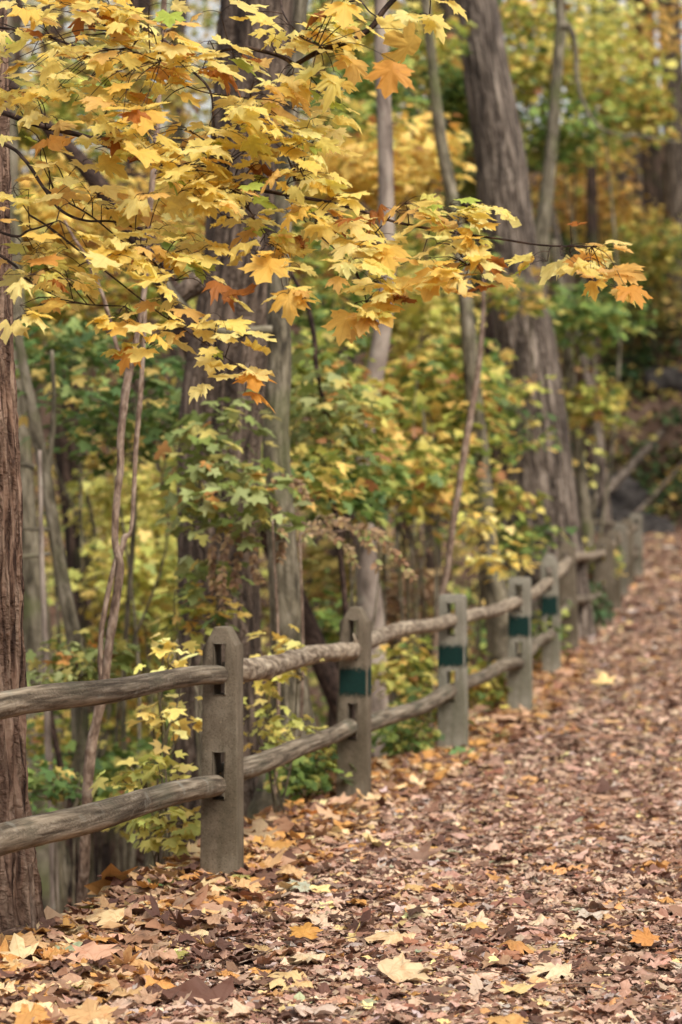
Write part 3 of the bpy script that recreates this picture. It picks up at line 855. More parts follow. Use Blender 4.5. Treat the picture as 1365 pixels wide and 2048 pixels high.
# ---- twin-stemmed sapling with twisted vine-like stems
def sapling():
    d = 10.9
    root = thing('young_maple_tree', (P(165, 1640, d)[0], d, gz(P(165, 1640, d)[0], d)), 'slender twisted sapling with forked pinkish brown stems right of the left-edge trunk', 'tree')
    A = [(160, 1680, 21), (178, 1560, 22), (186, 1480, 21), (203, 1400, 20), (212, 1350, 19), (222, 1270, 18), (236, 1180, 19), (240, 1130, 17), (231, 1080, 15), (234, 1000, 15), (240, 940, 15), (243, 860, 16), (252, 780, 16), (262, 725, 17), (272, 680, 12), (283, 620, 11), (292, 540, 12), (299, 420, 12), (311, 300, 12), (318, 180, 12), (326, 60, 12), (330, -120, 10)]
    B = [(205, 1400, 12), (202, 1320, 11), (204, 1260, 11), (218, 1180, 11), (232, 1120, 10), (240, 1092, 9)]
    D = [(238, 1132, 8), (244, 1100, 11), (250, 1076, 13), (262, 1060, 8), (268, 990, 9), (272, 900, 10), (277, 840, 10), (283, 760, 10), (287, 690, 9), (291, 600, 8)]
    E = [(260, 735, 10), (240, 712, 9), (222, 650, 8), (205, 590, 8), (175, 520, 7), (145, 470, 6), (128, 440, 5)]
    def kd(c, s, v, R): return .16 * fbm(c * 1.4, s * 1.4, v * 11) + .06 * vn(c * 3, s * 3, v * 40)
    for k, pth in enumerate((A, B, D, E)):
        mb = MB(); c, r = ppath(pth, d)
        if k == 0:
            c[0][2] = gz(c[0][0], c[0][1]) - .1
        tube(mb, c, r, 14, n=len(pth) * 14, disp=kd, off=k * 7.)
        mb.build('stem', M_SAPL, parent=root)


sapling()
# cut stub beside the root
mb = MB(); c, r = ppath([(72, 1835, 11), (66, 1780, 10), (62, 1728, 9)], 8.7); c[0][2] = gz(c[0][0], c[0][1]) - .03
tube(mb, c, r, 10, n=20, disp=barkdisp(.1, 40)); o = mb.build('dead_twig', M_SAPL); tag(o, 'short pale dead twig stuck upright in front of the left-edge trunk', 'twig')

BD = barkdisp
# leaf templates by distance
H, MM, FF, OV = T_HI, T_MID, T_FAR, T_OVAL
make_tree('ash_tree', 'huge leaning grey brown trunk with lined bark behind the far posts of the fence', 'tree',
          [(1098, 1150, 150), (1092, 1060, 138), (1080, 900, 122), (1062, 750, 118), (1042, 620, 112), (1018, 480, 106), (1000, 300, 100), (975, 150, 92), (952, 0, 86)], 26.6, M_BARK_GREY,
          bark=BD(.05, 7), sides=90, n=320, flare=1.2)
make_tree('oak_tree', 'dark leaning ivy-hung trunk left of the huge grey trunk', 'tree',
          [(1010, 900, 60), (1000, 700, 62), (975, 520, 60), (945, 380, 58), (920, 250, 52), (900, 80, 48)], 30, M_BARK_BROWN,
          crowns=[(930, 200, 34, 130, 27.5, .4, 34, 7, .22, .16, 'green', MM), (945, 330, 34, 70, 27.2, .4, 24, 8, .2, .17, 'teal', MM), (900, 160, 60, 90, 28, .6, 20, 8, .3, .15, 'mix', MM)], bark=BD(.07), sides=40, n=120)
make_tree('tulip_tree', 'massive dark trunk in the left middle ground behind the nearest post', 'tree',
          [(440, 1540, 190), (440, 1400, 170), (440, 1250, 160), (438, 1100, 158), (438, 950, 160), (446, 800, 162), (462, 680, 158), (478, 560, 150), (490, 400, 146), (498, 250, 146), (508, 100, 146), (516, 0, 146)], 14.4, M_BARK_DEEP,
          bark=BD(.055, 13), sides=110, n=420, flare=1.15,
          limbs=[([(400, 560, 50), (340, 610, 26), (375, 612, 14)], 14.0)])
make_tree('beech_tree', 'smaller grey trunk hugging the right side of the massive dark trunk', 'tree',
          [(588, 1520, 120), (580, 1380, 74), (574, 1250, 64), (566, 1120, 58), (560, 1000, 54), (552, 880, 52), (556, 780, 50), (560, 700, 46), (556, 620, 44), (560, 500, 40), (572, 350, 36), (585, 200, 32)], 13.7, M_BARK_GREEN,
          bark=BD(.06, 12), sides=44, n=200, flare=1.5,
          limbs=[([(545, 660, 20), (500, 662, 18), (455, 668, 20), (415, 650, 17), (385, 628, 15), (350, 590, 14), (322, 545, 12), (290, 500, 9)], 13.6)])
make_tree('maple_tree', 'straight slim grey trunk rising through the centre of the picture', 'tree',
          [(742, 1260, 56), (734, 1130, 44), (728, 1000, 36), (732, 880, 36), (745, 780, 36), (762, 680, 36), (772, 560, 34), (773, 400, 31), (770, 250, 30), (764, 100, 29), (762, 0, 28)], 18, M_BARK_PALE,
          bark=BD(.05, 10), sides=30, n=160, flare=1.3)
make_tree('maple_tree', 'pale slim trunk behind the third post with yellow leaves at its foot', 'tree',
          [(1000, 1230, 56), (986, 1150, 44), (972, 1060, 40), (964, 960, 38), (955, 860, 36), (945, 760, 34), (937, 660, 30), (925, 540, 28), (905, 400, 26), (880, 260, 24), (866, 130, 20)], 20.5, M_BARK_GREEN,
          bark=BD(.05, 10), sides=24, n=130, flare=1.3)
make_tree('maple_sapling', 'thin bare pinkish stem leaning right of centre behind the third post', 'tree',
          [(880, 1215, 12), (893, 1150, 12), (905, 1060, 13), (922, 950, 14), (940, 840, 13), (957, 740, 12), (966, 640, 10), (968, 560, 7), (972, 480, 5)], 17, M_SAPL,
          sides=10, n=90, top=False, bark=BD(.12, 30))
make_tree('birch_tree', 'slim greenish mossy trunk standing close against the right of the huge grey trunk', 'tree',
          [(1176, 1090, 26), (1168, 1000, 24), (1158, 900, 22), (1142, 780, 20), (1132, 660, 18), (1118, 560, 16), (1108, 480, 15)], 29, M_BARK_GREEN,
          sides=16, n=90, top=False, bark=BD(.06, 20), crowns=[(1180, 620, 80, 60, 28, .8, 30, 9, .4, .15, 'green', MM), (1195, 800, 50, 40, 28, .6, 12, 9, .3, .15, 'mix', MM)])
make_tree('cherry_tree', 'crooked brown trunk with a hanging bough at the upper right', 'tree',
          [(1075, 720, 30), (1080, 600, 30), (1083, 480, 30), (1092, 400, 27), (1104, 300, 25), (1112, 190, 23), (1118, 110, 22), (1124, 50, 24), (1120, 0, 20)], 31, M_BARK_GREEN,
          sides=20, n=110, bark=BD(.1, 14), flare=1.2,
          limbs=[([(1122, 50, 20), (1140, 52, 16), (1152, 90, 11), (1155, 150, 10), (1165, 195, 9), (1185, 235, 7), (1215, 262, 6), (1290, 272, 5), (1365, 285, 4)], 30.6)])
make_tree('oak_tree', 'thick grey brown trunk in the upper right corner', 'tree', [(1354, 470, 54), (1352, 300, 48), (1346, 150, 44), (1340, 0, 42)], 58, M_BARK_GREY, sides=24, n=60, bark=BD(.08), flare=1.0)
make_tree('oak_tree', 'broad brown trunk beside the sky gap at the right', 'tree', [(1300, 440, 58), (1298, 330, 50), (1294, 220, 46), (1290, 100, 42), (1288, 0, 40)], 60, M_BARK_BROWN, sides=24, n=60, bark=BD(.08), flare=1.0)
make_tree('oak_tree', 'greyish trunk farther left of the sky gap at the right', 'tree', [(1240, 400, 46), (1236, 300, 42), (1228, 180, 38), (1222, 0, 34)], 62, M_BARK_GREY, sides=20, n=50, bark=BD(.08), flare=1.0)
make_tree('ash_tree', 'grey slanting trunk low on the hillside right of the mossy trunk', 'tree', [(1196, 860, 20), (1180, 780, 18), (1165, 700, 17), (1140, 600, 15), (1110, 450, 13)], 47, M_BARK_GREY, sides=16, n=50, bark=BD(.06), flare=1.0)
make_tree('maple_tree', 'slender dark trunk rising from the hillside above the bend', 'tree', [(1300, 690, 22), (1296, 620, 20), (1290, 520, 18), (1280, 400, 16), (1270, 200, 14)], 58, M_BARK_GREY, sides=12, n=50)
# left background
make_tree('ironwood_tree', 'slanting olive grey stem between the left-edge trunk and the twisted sapling', 'tree',
          [(160, 1420, 34), (152, 1300, 32), (132, 1190, 28), (112, 1080, 26), (92, 960, 26), (70, 850, 24), (48, 740, 20), (30, 640, 18), (14, 520, 16)], 15.5, M_BARK_GREEN,
          sides=20, n=130, bark=BD(.07, 14), limbs=[([(70, 935, 12), (50, 930, 9), (20, 928, 6)], 15.4), ([(98, 1060, 8), (60, 1058, 7), (30, 1056, 5)], 15.4), ([(100, 1108, 10), (60, 1112, 8), (25, 1114, 5)], 15.4), ([(95, 960, 12), (104, 880, 11), (108, 800, 10), (104, 700, 8)], 15.5)])
make_tree('beech_tree', 'pale grey trunk just right of the left-edge trunk', 'tree', [(80, 1500, 90), (78, 1380, 74), (72, 1250, 60), (60, 1120, 50), (50, 1000, 42), (42, 850, 38), (36, 700, 34)], 19, M_BARK_GREEN, sides=26, n=120, bark=BD(.04, 10))
make_tree('oak_tree', 'dark brown trunk seen between the slanting stem and the twisted sapling', 'tree', [(190, 1500, 100), (184, 1350, 84), (172, 1200, 70), (160, 1050, 62), (140, 900, 60), (128, 700, 56), (118, 400, 52)], 24, M_BARK_BROWN, sides=26, n=90, bark=BD(.08))
make_tree('maple_sapling', 'thin pale pole seen through the rails beside the left-edge trunk', 'tree', [(106, 1640, 16), (100, 1540, 15), (96, 1450, 14), (92, 1300, 12), (84, 1100, 10), (80, 900, 8)], 14, M_BARK_PALE, sides=10, n=70, top=False)
make_tree('maple_sapling', 'thin dark leaning pole seen through the rails near the left-edge trunk', 'tree', [(140, 1620, 16), (128, 1560, 15), (112, 1480, 13), (98, 1400, 12), (90, 1250, 9)], 15, M_TWIG, sides=10, n=60, top=False)
make_tree('maple_tree', 'dark leaning trunk high on the left behind the yellow leaves', 'tree', [(330, 560, 46), (270, 470, 40), (180, 345, 36), (110, 270, 30), (40, 190, 24), (-60, 80, 18)], 17.5, M_TWIG, sides=18, n=90, ext=True, top=False, flare=1.0)
make_tree('spicebush', 'crooked black stem between the centre trunk and the grey trunk', 'shrub', [(690, 1200, 12), (668, 1000, 11), (655, 850, 10), (634, 740, 10), (628, 670, 11), (612, 600, 10), (590, 560, 9), (560, 500, 7)], 15, M_TWIG, sides=8, n=80, top=False,
          crowns=[(650, 800, 90, 90, 15, .5, 16, 7, .22, .12, 'teal', MM), (640, 930, 70, 80, 14.5, .5, 12, 7, .22, .12, 'mix', MM)])
make_tree('oak_tree', 'dark narrow trunk in the gap left of the pale slim trunk', 'tree', [(868, 1000, 34), (868, 800, 34), (866, 640, 34), (868, 500, 30), (866, 200, 26)], 36, M_BARK_BROWN, sides=14, n=60, bark=BD(.07))
make_tree('maple_tree', 'dim grey brown trunk behind the centre trunk', 'tree', [(690, 1200, 60), (690, 1000, 50), (694, 800, 46), (700, 500, 40), (704, 200, 34)], 27, M_BARK_BROWN, sides=18, n=60, bark=BD(.06))
make_tree('maple_tree', 'dark trunk left of the massive trunk behind the deep green leaves', 'tree', [(250, 1300, 80), (262, 1000, 66), (270, 700, 58), (276, 300, 52)], 34, M_BARK_BROWN, sides=18, n=60, bark=BD(.06))
for px, d, w, lab in ((20, 40, 50, 'brown trunk far back at the left edge'), (350, 38, 44, 'dim trunk far back behind the pale yellow foliage'), (640, 42, 50, 'dim trunk far back left of the centre trunk'),
                      (820, 46, 40, 'dim trunk far back right of the centre trunk'), (1180, 52, 30, 'faint trunk far back below the hanging bough'), (985, 40, 40, 'faint trunk far back left of the huge grey trunk'),
                      (1150, 66, 24, 'faint slim trunk on the skyline at the upper right')):
    make_tree('forest_tree', lab, 'tree', [(px, 1020, w), (px + 8, 700, w * .85), (px + 4, 300, w * .7), (px + 10, 0, w * .6)], d, M_BARK_BROWN, sides=14, n=40, bark=BD(.06),
              group='dim trunks far back in the wood')

# ---- understory shrubs and leafy saplings: label, crowns
def shrub(name, label, crowns, stem_px, d, cat='shrub', h=None, mat=M_BARK_GREEN):
    """a few stems rising from the soil to the foliage"""
    x = (stem_px - CX) / F * d; g = gz(x, d)
    root = thing(name, (x, d, g), label, cat)
    allc = []
    mbf = MB()
    for cr in crowns:
        ce = sample_ell(cr[6], cr[:6]); ce[:, 2] = np.maximum(ce[:, 2], ground(ce[:, 0], ce[:, 1]) + .08)
        spray(mbf, ce, cr[7], cr[8], cr[9], cr[10], cr[11]); allc.append(ce)
    mb = MB(); base = np.array([x, d, g - .05])
    A = np.concatenate(allc)
    ns = min(len(A), 4)
    mains = A[rng.choice(len(A), ns, replace=False)]
    paths = []
    for q in mains:
        L = np.linalg.norm(q - base); m1 = base + (q - base) * [.25, .25, .45] + rng.normal(0, .04, 3) * L
        m2 = base + (q - base) * [.62, .62, .8] + rng.normal(0, .035, 3) * L
        paths.append(tube(mb, [base + rng.normal(0, .03, 3) * [1, 1, 0], m1, m2, q], [.004 + .003 * L, .003 + .0022 * L, .002 + .0014 * L, .003], 6, n=16, cap=False))
    pp = np.concatenate(paths)
    for q in A[rng.choice(len(A), min(len(A), 24), replace=False)]:
        h = pp[np.argmin(np.linalg.norm(pp - (q - [0, 0, .15]), axis=1))]
        tube(mb, [h, (h + q) / 2 + rng.normal(0, .03, 3), q], [.005, .004, .002], 4, n=6, cap=False)
    mb.build('stem', mat, parent=root)
    mbf.build('foliage', M_BGLEAF, parent=root, attrs=('col', 'lco'))


SH = [
    ('maple_shrub', 'green and yellow leaves filling the gap between the two rails at the left', [(200, 1540, 110, 60, 15.5, .5, 20, 8, .24, .11, 'green', MM), (110, 1450, 70, 50, 16, .5, 12, 8, .24, .11, 'mix', MM), (300, 1590, 70, 40, 14.5, .4, 10, 7, .2, .1, 'mix', MM)], 190, 15.7),
    ('maple_shrub', 'pale yellow green spray of leaves low between the twisted sapling and the massive trunk', [(300, 1120, 110, 90, 20, .8, 40, 9, .35, .13, 'paleyg', MM), (250, 980, 90, 70, 21, .8, 26, 9, .35, .13, 'paleyg', MM)], 300, 20.5),
    ('maple_shrub', 'deep green layered leaves left of the massive trunk', [(250, 800, 170, 110, 16, .8, 40, 8, .26, .13, 'deep', MM), (120, 700, 110, 60, 17, .6, 16, 7, .28, .13, 'deep', MM),], 250, 16.5),
    ('maple_shrub', 'big pale yellow green mound of foliage left of the massive trunk', [(330, 1040, 170, 120, 30, 1.6, 110, 12, .5, .15, 'paleyg', FF), (260, 1130, 120, 80, 29, 1.2, 50, 12, .5, .15, 'paleyg', FF), (420, 930, 120, 80, 31, 1, 40, 12, .5, .15, 'paleyg', FF)], 320, 30.5),
    ('climbing_vine', 'grey green vine leaves hanging over the massive dark trunk', [(430, 880, 90, 120, 13.1, .25, 16, 5, .16, .12, 'teal', MM), (400, 1040, 60, 130, 13.0, .25, 14, 5, .16, .12, 'teal', MM), (500, 1000, 80, 80, 12.6, .3, 8, 6, .16, .12, 'teal', MM), (400, 1200, 60, 60, 13, .2, 9, 5, .14, .1, 'mix', MM)], 420, 13.0),
    ('maple_shrub', 'green and yellow leafy shrub right of the grey trunk', [(660, 830, 100, 110, 17, .7, 34, 9, .25, .13, 'mix', MM), (700, 960, 90, 80, 17, .7, 18, 9, .25, .13, 'green', MM), (620, 720, 80, 70, 17, .6, 18, 8, .25, .13, 'mix', MM)], 670, 17.3),
    ('maple_shrub', 'bright green and yellow shrub filling the space left of the huge grey trunk', [(870, 800, 130, 120, 21, 1, 60, 10, .3, .14, 'mix', MM), (910, 760, 70, 80, 22, 1, 22, 10, .3, .14, 'green', MM), (840, 930, 90, 80, 20, .8, 28, 9, .3, .13, 'mix', MM)], 860, 21.5),
    ('maple_shrub', 'bright green leaves crossing in front of the huge grey trunk', [(990, 775, 60, 26, 24.6, .5, 5, 7, .26, .14, 'green', MM), (1010, 850, 80, 30, 24.6, .5, 6, 7, .28, .14, 'green', MM), (1020, 590, 90, 34, 24.6, .5, 11, 8, .28, .14, 'mix', MM), (1070, 770, 60, 16, 24.6, .3, 4, 6, .2, .13, 'mix', MM)], 1000, 24.9),
    ('maple_sapling', 'golden leafed sapling behind the tip of the overhanging branch', [(720, 340, 130, 60, 21, .9, 46, 9, .3, .14, 'goldbg', MM), (830, 310, 80, 90, 22, .9, 34, 9, .3, .14, 'goldbg', MM), (660, 260, 70, 100, 22, .9, 20, 8, .3, .14, 'mix', MM)], 780, 22),
    ('maple_sapling', 'green crowned sapling above the golden one at the upper centre', [(740, 190, 90, 90, 24, 1, 34, 9, .35, .15, 'green', MM), (820, 90, 90, 90, 25, 1, 28, 9, .35, .15, 'mix', MM), (690, 60, 90, 70, 25, 1, 24, 9, .35, .15, 'mix', MM)], 790, 24.5),
    ('maple_sapling', 'tall yellow green sapling filling the top right', [(1080, 120, 110, 100, 38, 1.6, 70, 10, .5, .17, 'mix', FF), (1200, 90, 100, 100, 40, 1.6, 64, 10, .5, .17, 'paleyg', FF), (1270, 190, 80, 70, 40, 1.4, 36, 10, .5, .17, 'mix', FF), (1060, 20, 70, 50, 39, 1.2, 26, 10, .5, .17, 'mix', FF), (1110, 260, 90, 60, 38, 1.4, 44, 10, .5, .17, 'green', FF), (1320, 50, 50, 60, 41, 1.2, 14, 10, .5, .17, 'orange', FF)], 1180, 39),
    ('maple_sapling', 'orange gold sapling below the hanging bough', [(1150, 390, 90, 60, 57, 1.6, 34, 10, .6, .20, 'orange', FF), (1220, 440, 90, 50, 58, 1.6, 30, 10, .6, .20, 'goldbg', FF), (1180, 300, 80, 50, 57, 1.4, 36, 10, .6, .20, 'goldbg', FF)], 1190, 57.5),
    ('maple_sapling', 'yellow green leaves at the right edge over the hillside', [(1300, 500, 80, 60, 56, 1.4, 50, 10, .55, .19, 'mix', FF), (1240, 580, 70, 40, 56, 1.4, 20, 10, .55, .19, 'green', FF), (1345, 600, 40, 40, 56, 1.0, 14, 10, .55, .19, 'olive', FF)], 1320, 57),
    ('maple_shrub', 'low yellow leafed seedling just behind the second post', [(960, 1040, 36, 30, 19, .25, 5, 5, .16, .12, 'gold', MM), (1000, 1110, 46, 36, 18.9, .25, 7, 5, .16, .11, 'gold', MM)], 950, 19.2),
    ('maple_shrub', 'small green leaved sprig in front of the huge trunk base', [(1060, 1060, 60, 40, 23.5, .4, 10, 7, .22, .13, 'green', MM), (1010, 980, 50, 40, 23.5, .4, 10, 7, .22, .13, 'mix', MM)], 1035, 23.6),
    ('bramble', 'low green bramble behind the foot of the second post', [(610, 1545, 60, 45, 12.9, .3, 24, 7, .12, .065, 'green', MM), (660, 1500, 40, 40, 13.3, .3, 10, 7, .12, .07, 'mix', MM)], 620, 13.2),
    ('bramble', 'green weeds between the second and third posts', [(800, 1460, 60, 50, 15.6, .4, 28, 7, .13, .07, 'green', MM), (850, 1400, 60, 40, 16.4, .4, 16, 7, .14, .08, 'mix', MM)], 810, 16.0),
    ('bramble', 'mixed green weeds behind the fourth post', [(960, 1360, 60, 50, 18.9, .4, 26, 7, .16, .08, 'mix', MM), (1070, 1260, 60, 60, 21.9, .4, 24, 7, .16, .09, 'green', MM)], 985, 19.2),
    ('bramble', 'dark green weeds at the foot of the fence where it bends', [(1170, 1190, 40, 55, 27, .4, 26, 8, .18, .1, 'fern', MM), (1190, 1120, 40, 50, 29, .4, 16, 8, .2, .1, 'mix', MM)], 1170, 27.6),
    ('maple_seedling', 'yellow leafed seedling growing against the left side of the nearest post', [(355, 1300, 50, 40, 10.7, .15, 4, 3, .10, .10, 'gold', MM), (345, 1420, 60, 60, 10.7, .15, 6, 3, .10, .10, 'gold', MM)], 350, 10.8),
    ('maple_seedling', 'lime yellow seedling under the lowest rail beside the nearest post', [(290, 1540, 70, 26, 10.5, .15, 6, 4, .10, .10, 'paleyg', MM), (330, 1640, 90, 30, 10.4, .15, 8, 5, .10, .09, 'paleyg', MM)], 320, 10.6),
    ('maple_seedling', 'sparse yellow seedling between the first and second posts', [(560, 1300, 70, 60, 12.0, .2, 9, 4, .10, .09, 'gold', MM), (560, 1440, 60, 70, 12.0, .2, 12, 4, .10, .075, 'paleyg', MM)], 555, 12.2),
    ('maple_seedling', 'leafy yellow tufts behind the rails right of the second post', [(790, 1330, 60, 30, 16.7, .2, 12, 6, .14, .1, 'paleyg', MM), (810, 1290, 50, 30, 16.8, .2, 8, 5, .14, .1, 'mix', MM)], 790, 16.8),
    ('spicebush', 'blue green leafed bush seen over the top rail at the left', [(150, 1310, 80, 60, 13.4, .3, 16, 6, .16, .10, 'teal', MM), (90, 1560, 60, 60, 13, .3, 9, 6, .16, .1, 'deep', MM)], 140, 13.6),
    ('maple_shrub', 'yellow green shrub seen between the rails left of the nearest post', [(310, 1420, 100, 70, 21, .8, 32, 9, .3, .13, 'mix', FF), (270, 1260, 90, 80, 21, .8, 28, 9, .3, .13, 'mix', FF), (330, 1520, 90, 50, 19, .6, 16, 8, .25, .12, 'green', FF)], 300, 21),
    ('maple_shrub', 'yellow and green foliage at the upper left behind the sharp yellow leaves', [(120, 420, 160, 120, 20, 1, 70, 9, .35, .14, 'goldbg', MM), (100, 230, 160, 120, 21, 1, 50, 9, .35, .14, 'mix', MM), (60, 620, 120, 100, 20, 1, 36, 9, .35, .14, 'mix', MM), (300, 560, 90, 100, 20, 1, 30, 9, .35, .14, 'mix', MM)], 110, 20.5),
    ('maple_shrub', 'yellow mottled foliage at the top centre left behind the sharp leaves', [(250, 120, 160, 120, 23, 1, 50, 9, .35, .14, 'olive', MM), (380, 420, 70, 140, 23, 1, 40, 9, .35, .14, 'goldbg', MM), (640, 520, 70, 90, 20, .8, 24, 9, .3, .14, 'mix', MM)], 330, 23.5),
    ('maple_shrub', 'yellow green leaves either side of the slim centre trunk', [(830, 600, 90, 90, 22, 1, 36, 9, .3, .14, 'paleyg', MM), (880, 480, 70, 60, 24, 1, 24, 9, .3, .14, 'mix', MM), (690, 620, 60, 60, 19, .7, 14, 8, .3, .13, 'green', MM)], 815, 22.3),
    ('maple_shrub', 'olive brown foliage low behind the second post', [(660, 1150, 90, 70, 22, .8, 26, 9, .3, .13, 'olive', FF), (800, 1180, 100, 90, 24, .8, 26, 9, .3, .13, 'brown', FF), (660, 1240, 60, 50, 20, .6, 12, 9, .25, .12, 'green', FF)], 700, 22.5),
]
for s in SH: shrub(*s)

# ---- feathery dried compound fronds hanging by the dark trunk
def frond_shrub(name, label, fronds, d, stem, pal, leaf=.035):
    root = thing(name, (*P(stem[0], HY, d)[:2], gz(*P(stem[0], HY, d)[:2])), label, 'shrub')
    mb, ml = MB(), MB()
    base = np.array(root.location)
    hub = P(stem[1], stem[2], d)
    tube(mb, [base - [0, 0, .05], (base + hub) / 2 + [.03, 0, 0], hub], [.011, .009, .006], 8, n=24)
    for pts in fronds:
        c = catmull(np.array([P(px, py, d + dz) for px, py, dz in pts]), 40)
        tube(mb, np.vstack([hub, c[0]]), [.005, .003], 5, n=6, cap=False)
        tube(mb, c, np.linspace(.003, .0012, 40), 5, n=40, resample=False, cap=False)
        tg = norm(np.gradient(c, axis=0)); k = np.sort(rng.choice(np.arange(2, 40), 26, replace=False)); pos = np.repeat(c[k], 2, 0); n = len(pos)
        sd = norm(np.cross(tg[k], [0, -1, .2])); sg = np.tile([1, -1], len(k))[:, None]
        tip = np.repeat(sd, 2, 0) * sg + np.repeat(tg[k], 2, 0) * .5 + np.array([0, -.1, -.35]) + rng.normal(0, .18, (n, 3))
        add_leaves(ml, pos, tip, rng.normal(0, .4, (n, 3)) + [0, -.6, .6], leaf * (1 + rng.normal(0, .2, n)), colours(pal, n), T_OVAL, curl=.4)
    mb.build('stem', M_SAPL, parent=root); ml.build('foliage', M_BGLEAF, parent=root, attrs=('col', 'lco'))


frond_shrub('sumac_shrub', 'feathery dried brown fronds hanging in front of the massive dark trunk',
            [[(470, 1055, 0), (450, 1100, -.05), (445, 1160, -.05), (446, 1215, 0)], [(490, 1050, 0), (480, 1090, 0), (476, 1130, 0), (470, 1170, 0)], [(440, 1060, .05), (425, 1100, 0), (424, 1140, 0), (430, 1180, 0)],
             [(500, 1060, 0), (505, 1100, 0), (510, 1140, 0), (520, 1160, 0)], [(540, 1000, 0), (555, 1020, 0), (565, 1080, 0), (560, 1120, 0)], [(520, 980, 0), (570, 960, 0), (600, 970, 0), (615, 1000, 0)]], 12.7, (548, 545, 1035), 'brown', .034)
frond_shrub('sumac_shrub', 'arching tan fronds reaching right above the second post',
            [[(600, 1060, 0), (680, 1040, 0), (730, 1080, 0), (760, 1140, 0)], [(640, 1030, 0), (720, 1060, 0), (790, 1110, 0), (822, 1150, 0)], [(700, 1060, 0), (740, 1060, 0), (780, 1090, 0), (830, 1160, 0)],
             [(600, 1080, 0), (640, 1060, 0), (690, 1090, 0), (710, 1130, 0)]], 13.2, (590, 600, 1070), 'frond', .036)

# ================================================================ OVERHANGING MAPLE
BR = [  # branch polylines: (points px,py), start width, end width, depth start, depth end
    ([(-420, 60), (-260, 150), (-80, 205), (0, 222), (80, 250), (180, 275), (275, 315), (330, 328), (410, 342), (490, 372), (570, 388), (650, 402), (720, 420), (800, 445), (900, 463), (1000, 477), (1090, 490), (1185, 492)], 13, 3.2, 8.6, 7.3),
    ([(-420, 60), (-200, 200), (0, 283), (50, 320), (85, 372), (122, 420), (170, 440), (230, 443), (300, 466), (345, 485)], 9, 2.6, 8.6, 7.8),
    ([(-420, 60), (-240, 340), (0, 463), (60, 459), (118, 440)], 8, 3, 8.6, 7.4),
    ([(-420, 60), (-260, 360), (0, 510), (50, 555), (100, 585), (165, 607), (250, 612)], 8, 2.2, 8.6, 7.4),
    ([(85, 372), (110, 390), (180, 430), (240, 478), (300, 520), (350, 560)], 4, 2, 8.2, 7.4),
    ([(60, 430), (100, 455), (170, 510), (240, 565), (300, 612), (370, 660), (430, 700), (500, 748)], 4.5, 2, 8.0, 7.3),
    ([(-300, -80), (-60, -60), (130, -20), (180, 0), (210, 50), (270, 105), (320, 120)], 7, 2.5, 8.4, 7.6),
    ([(-300, -80), (0, -90), (160, -10), (250, 35), (330, 80), (380, 135), (420, 180), (428, 250), (434, 300), (470, 360), (500, 420), (530, 470)], 7, 2.2, 8.4, 7.5),
    ([(-200, 30), (50, 60), (150, 90), (210, 95), (300, 135), (400, 180), (500, 195)], 6, 2.2, 8.3, 7.7),
    ([(568, 388), (578, 400), (600, 430), (640, 470), (695, 522), (720, 560), (740, 625)], 3.6, 1.8, 7.75, 7.4),
    ([(568, 388), (575, 368), (592, 360), (610, 362)], 3, 1.6, 7.75, 7.6),
    ([(912, 463), (905, 430), (925, 410)], 2.6, 1.6, 7.5, 7.3),
    ([(912, 463), (920, 500), (935, 530)], 2.6, 1.6, 7.5, 7.3),
    ([(765, 430), (745, 450), (770, 490), (782, 502)], 2.4, 1.5, 7.6, 7.4),
    ([(330, 328), (400, 400), (470, 440), (512, 445), (545, 480), (560, 500)], 3.4, 1.8, 8.0, 7.5),
    ([(560, -160), (555, -60), (562, 0), (570, 30), (600, 70), (640, 90)], 5, 2.4, 8.2, 7.4),
    ([(960, -180), (870, -80), (780, 5), (745, 50), (700, 80), (640, 100), (590, 128)], 12, 10, 7.5, 7.6),
    ([(590, 128), (560, 110), (500, 95), (470, 94), (430, 102)], 9, 5, 7.6, 7.7),
    ([(700, 0), (722, 0), (745, 25), (800, 50), (860, 30)], 4, 2, 8.2, 7.6),
    ([(450, 200), (480, 240), (520, 285)], 8, 4, 9.2, 9.3),
]


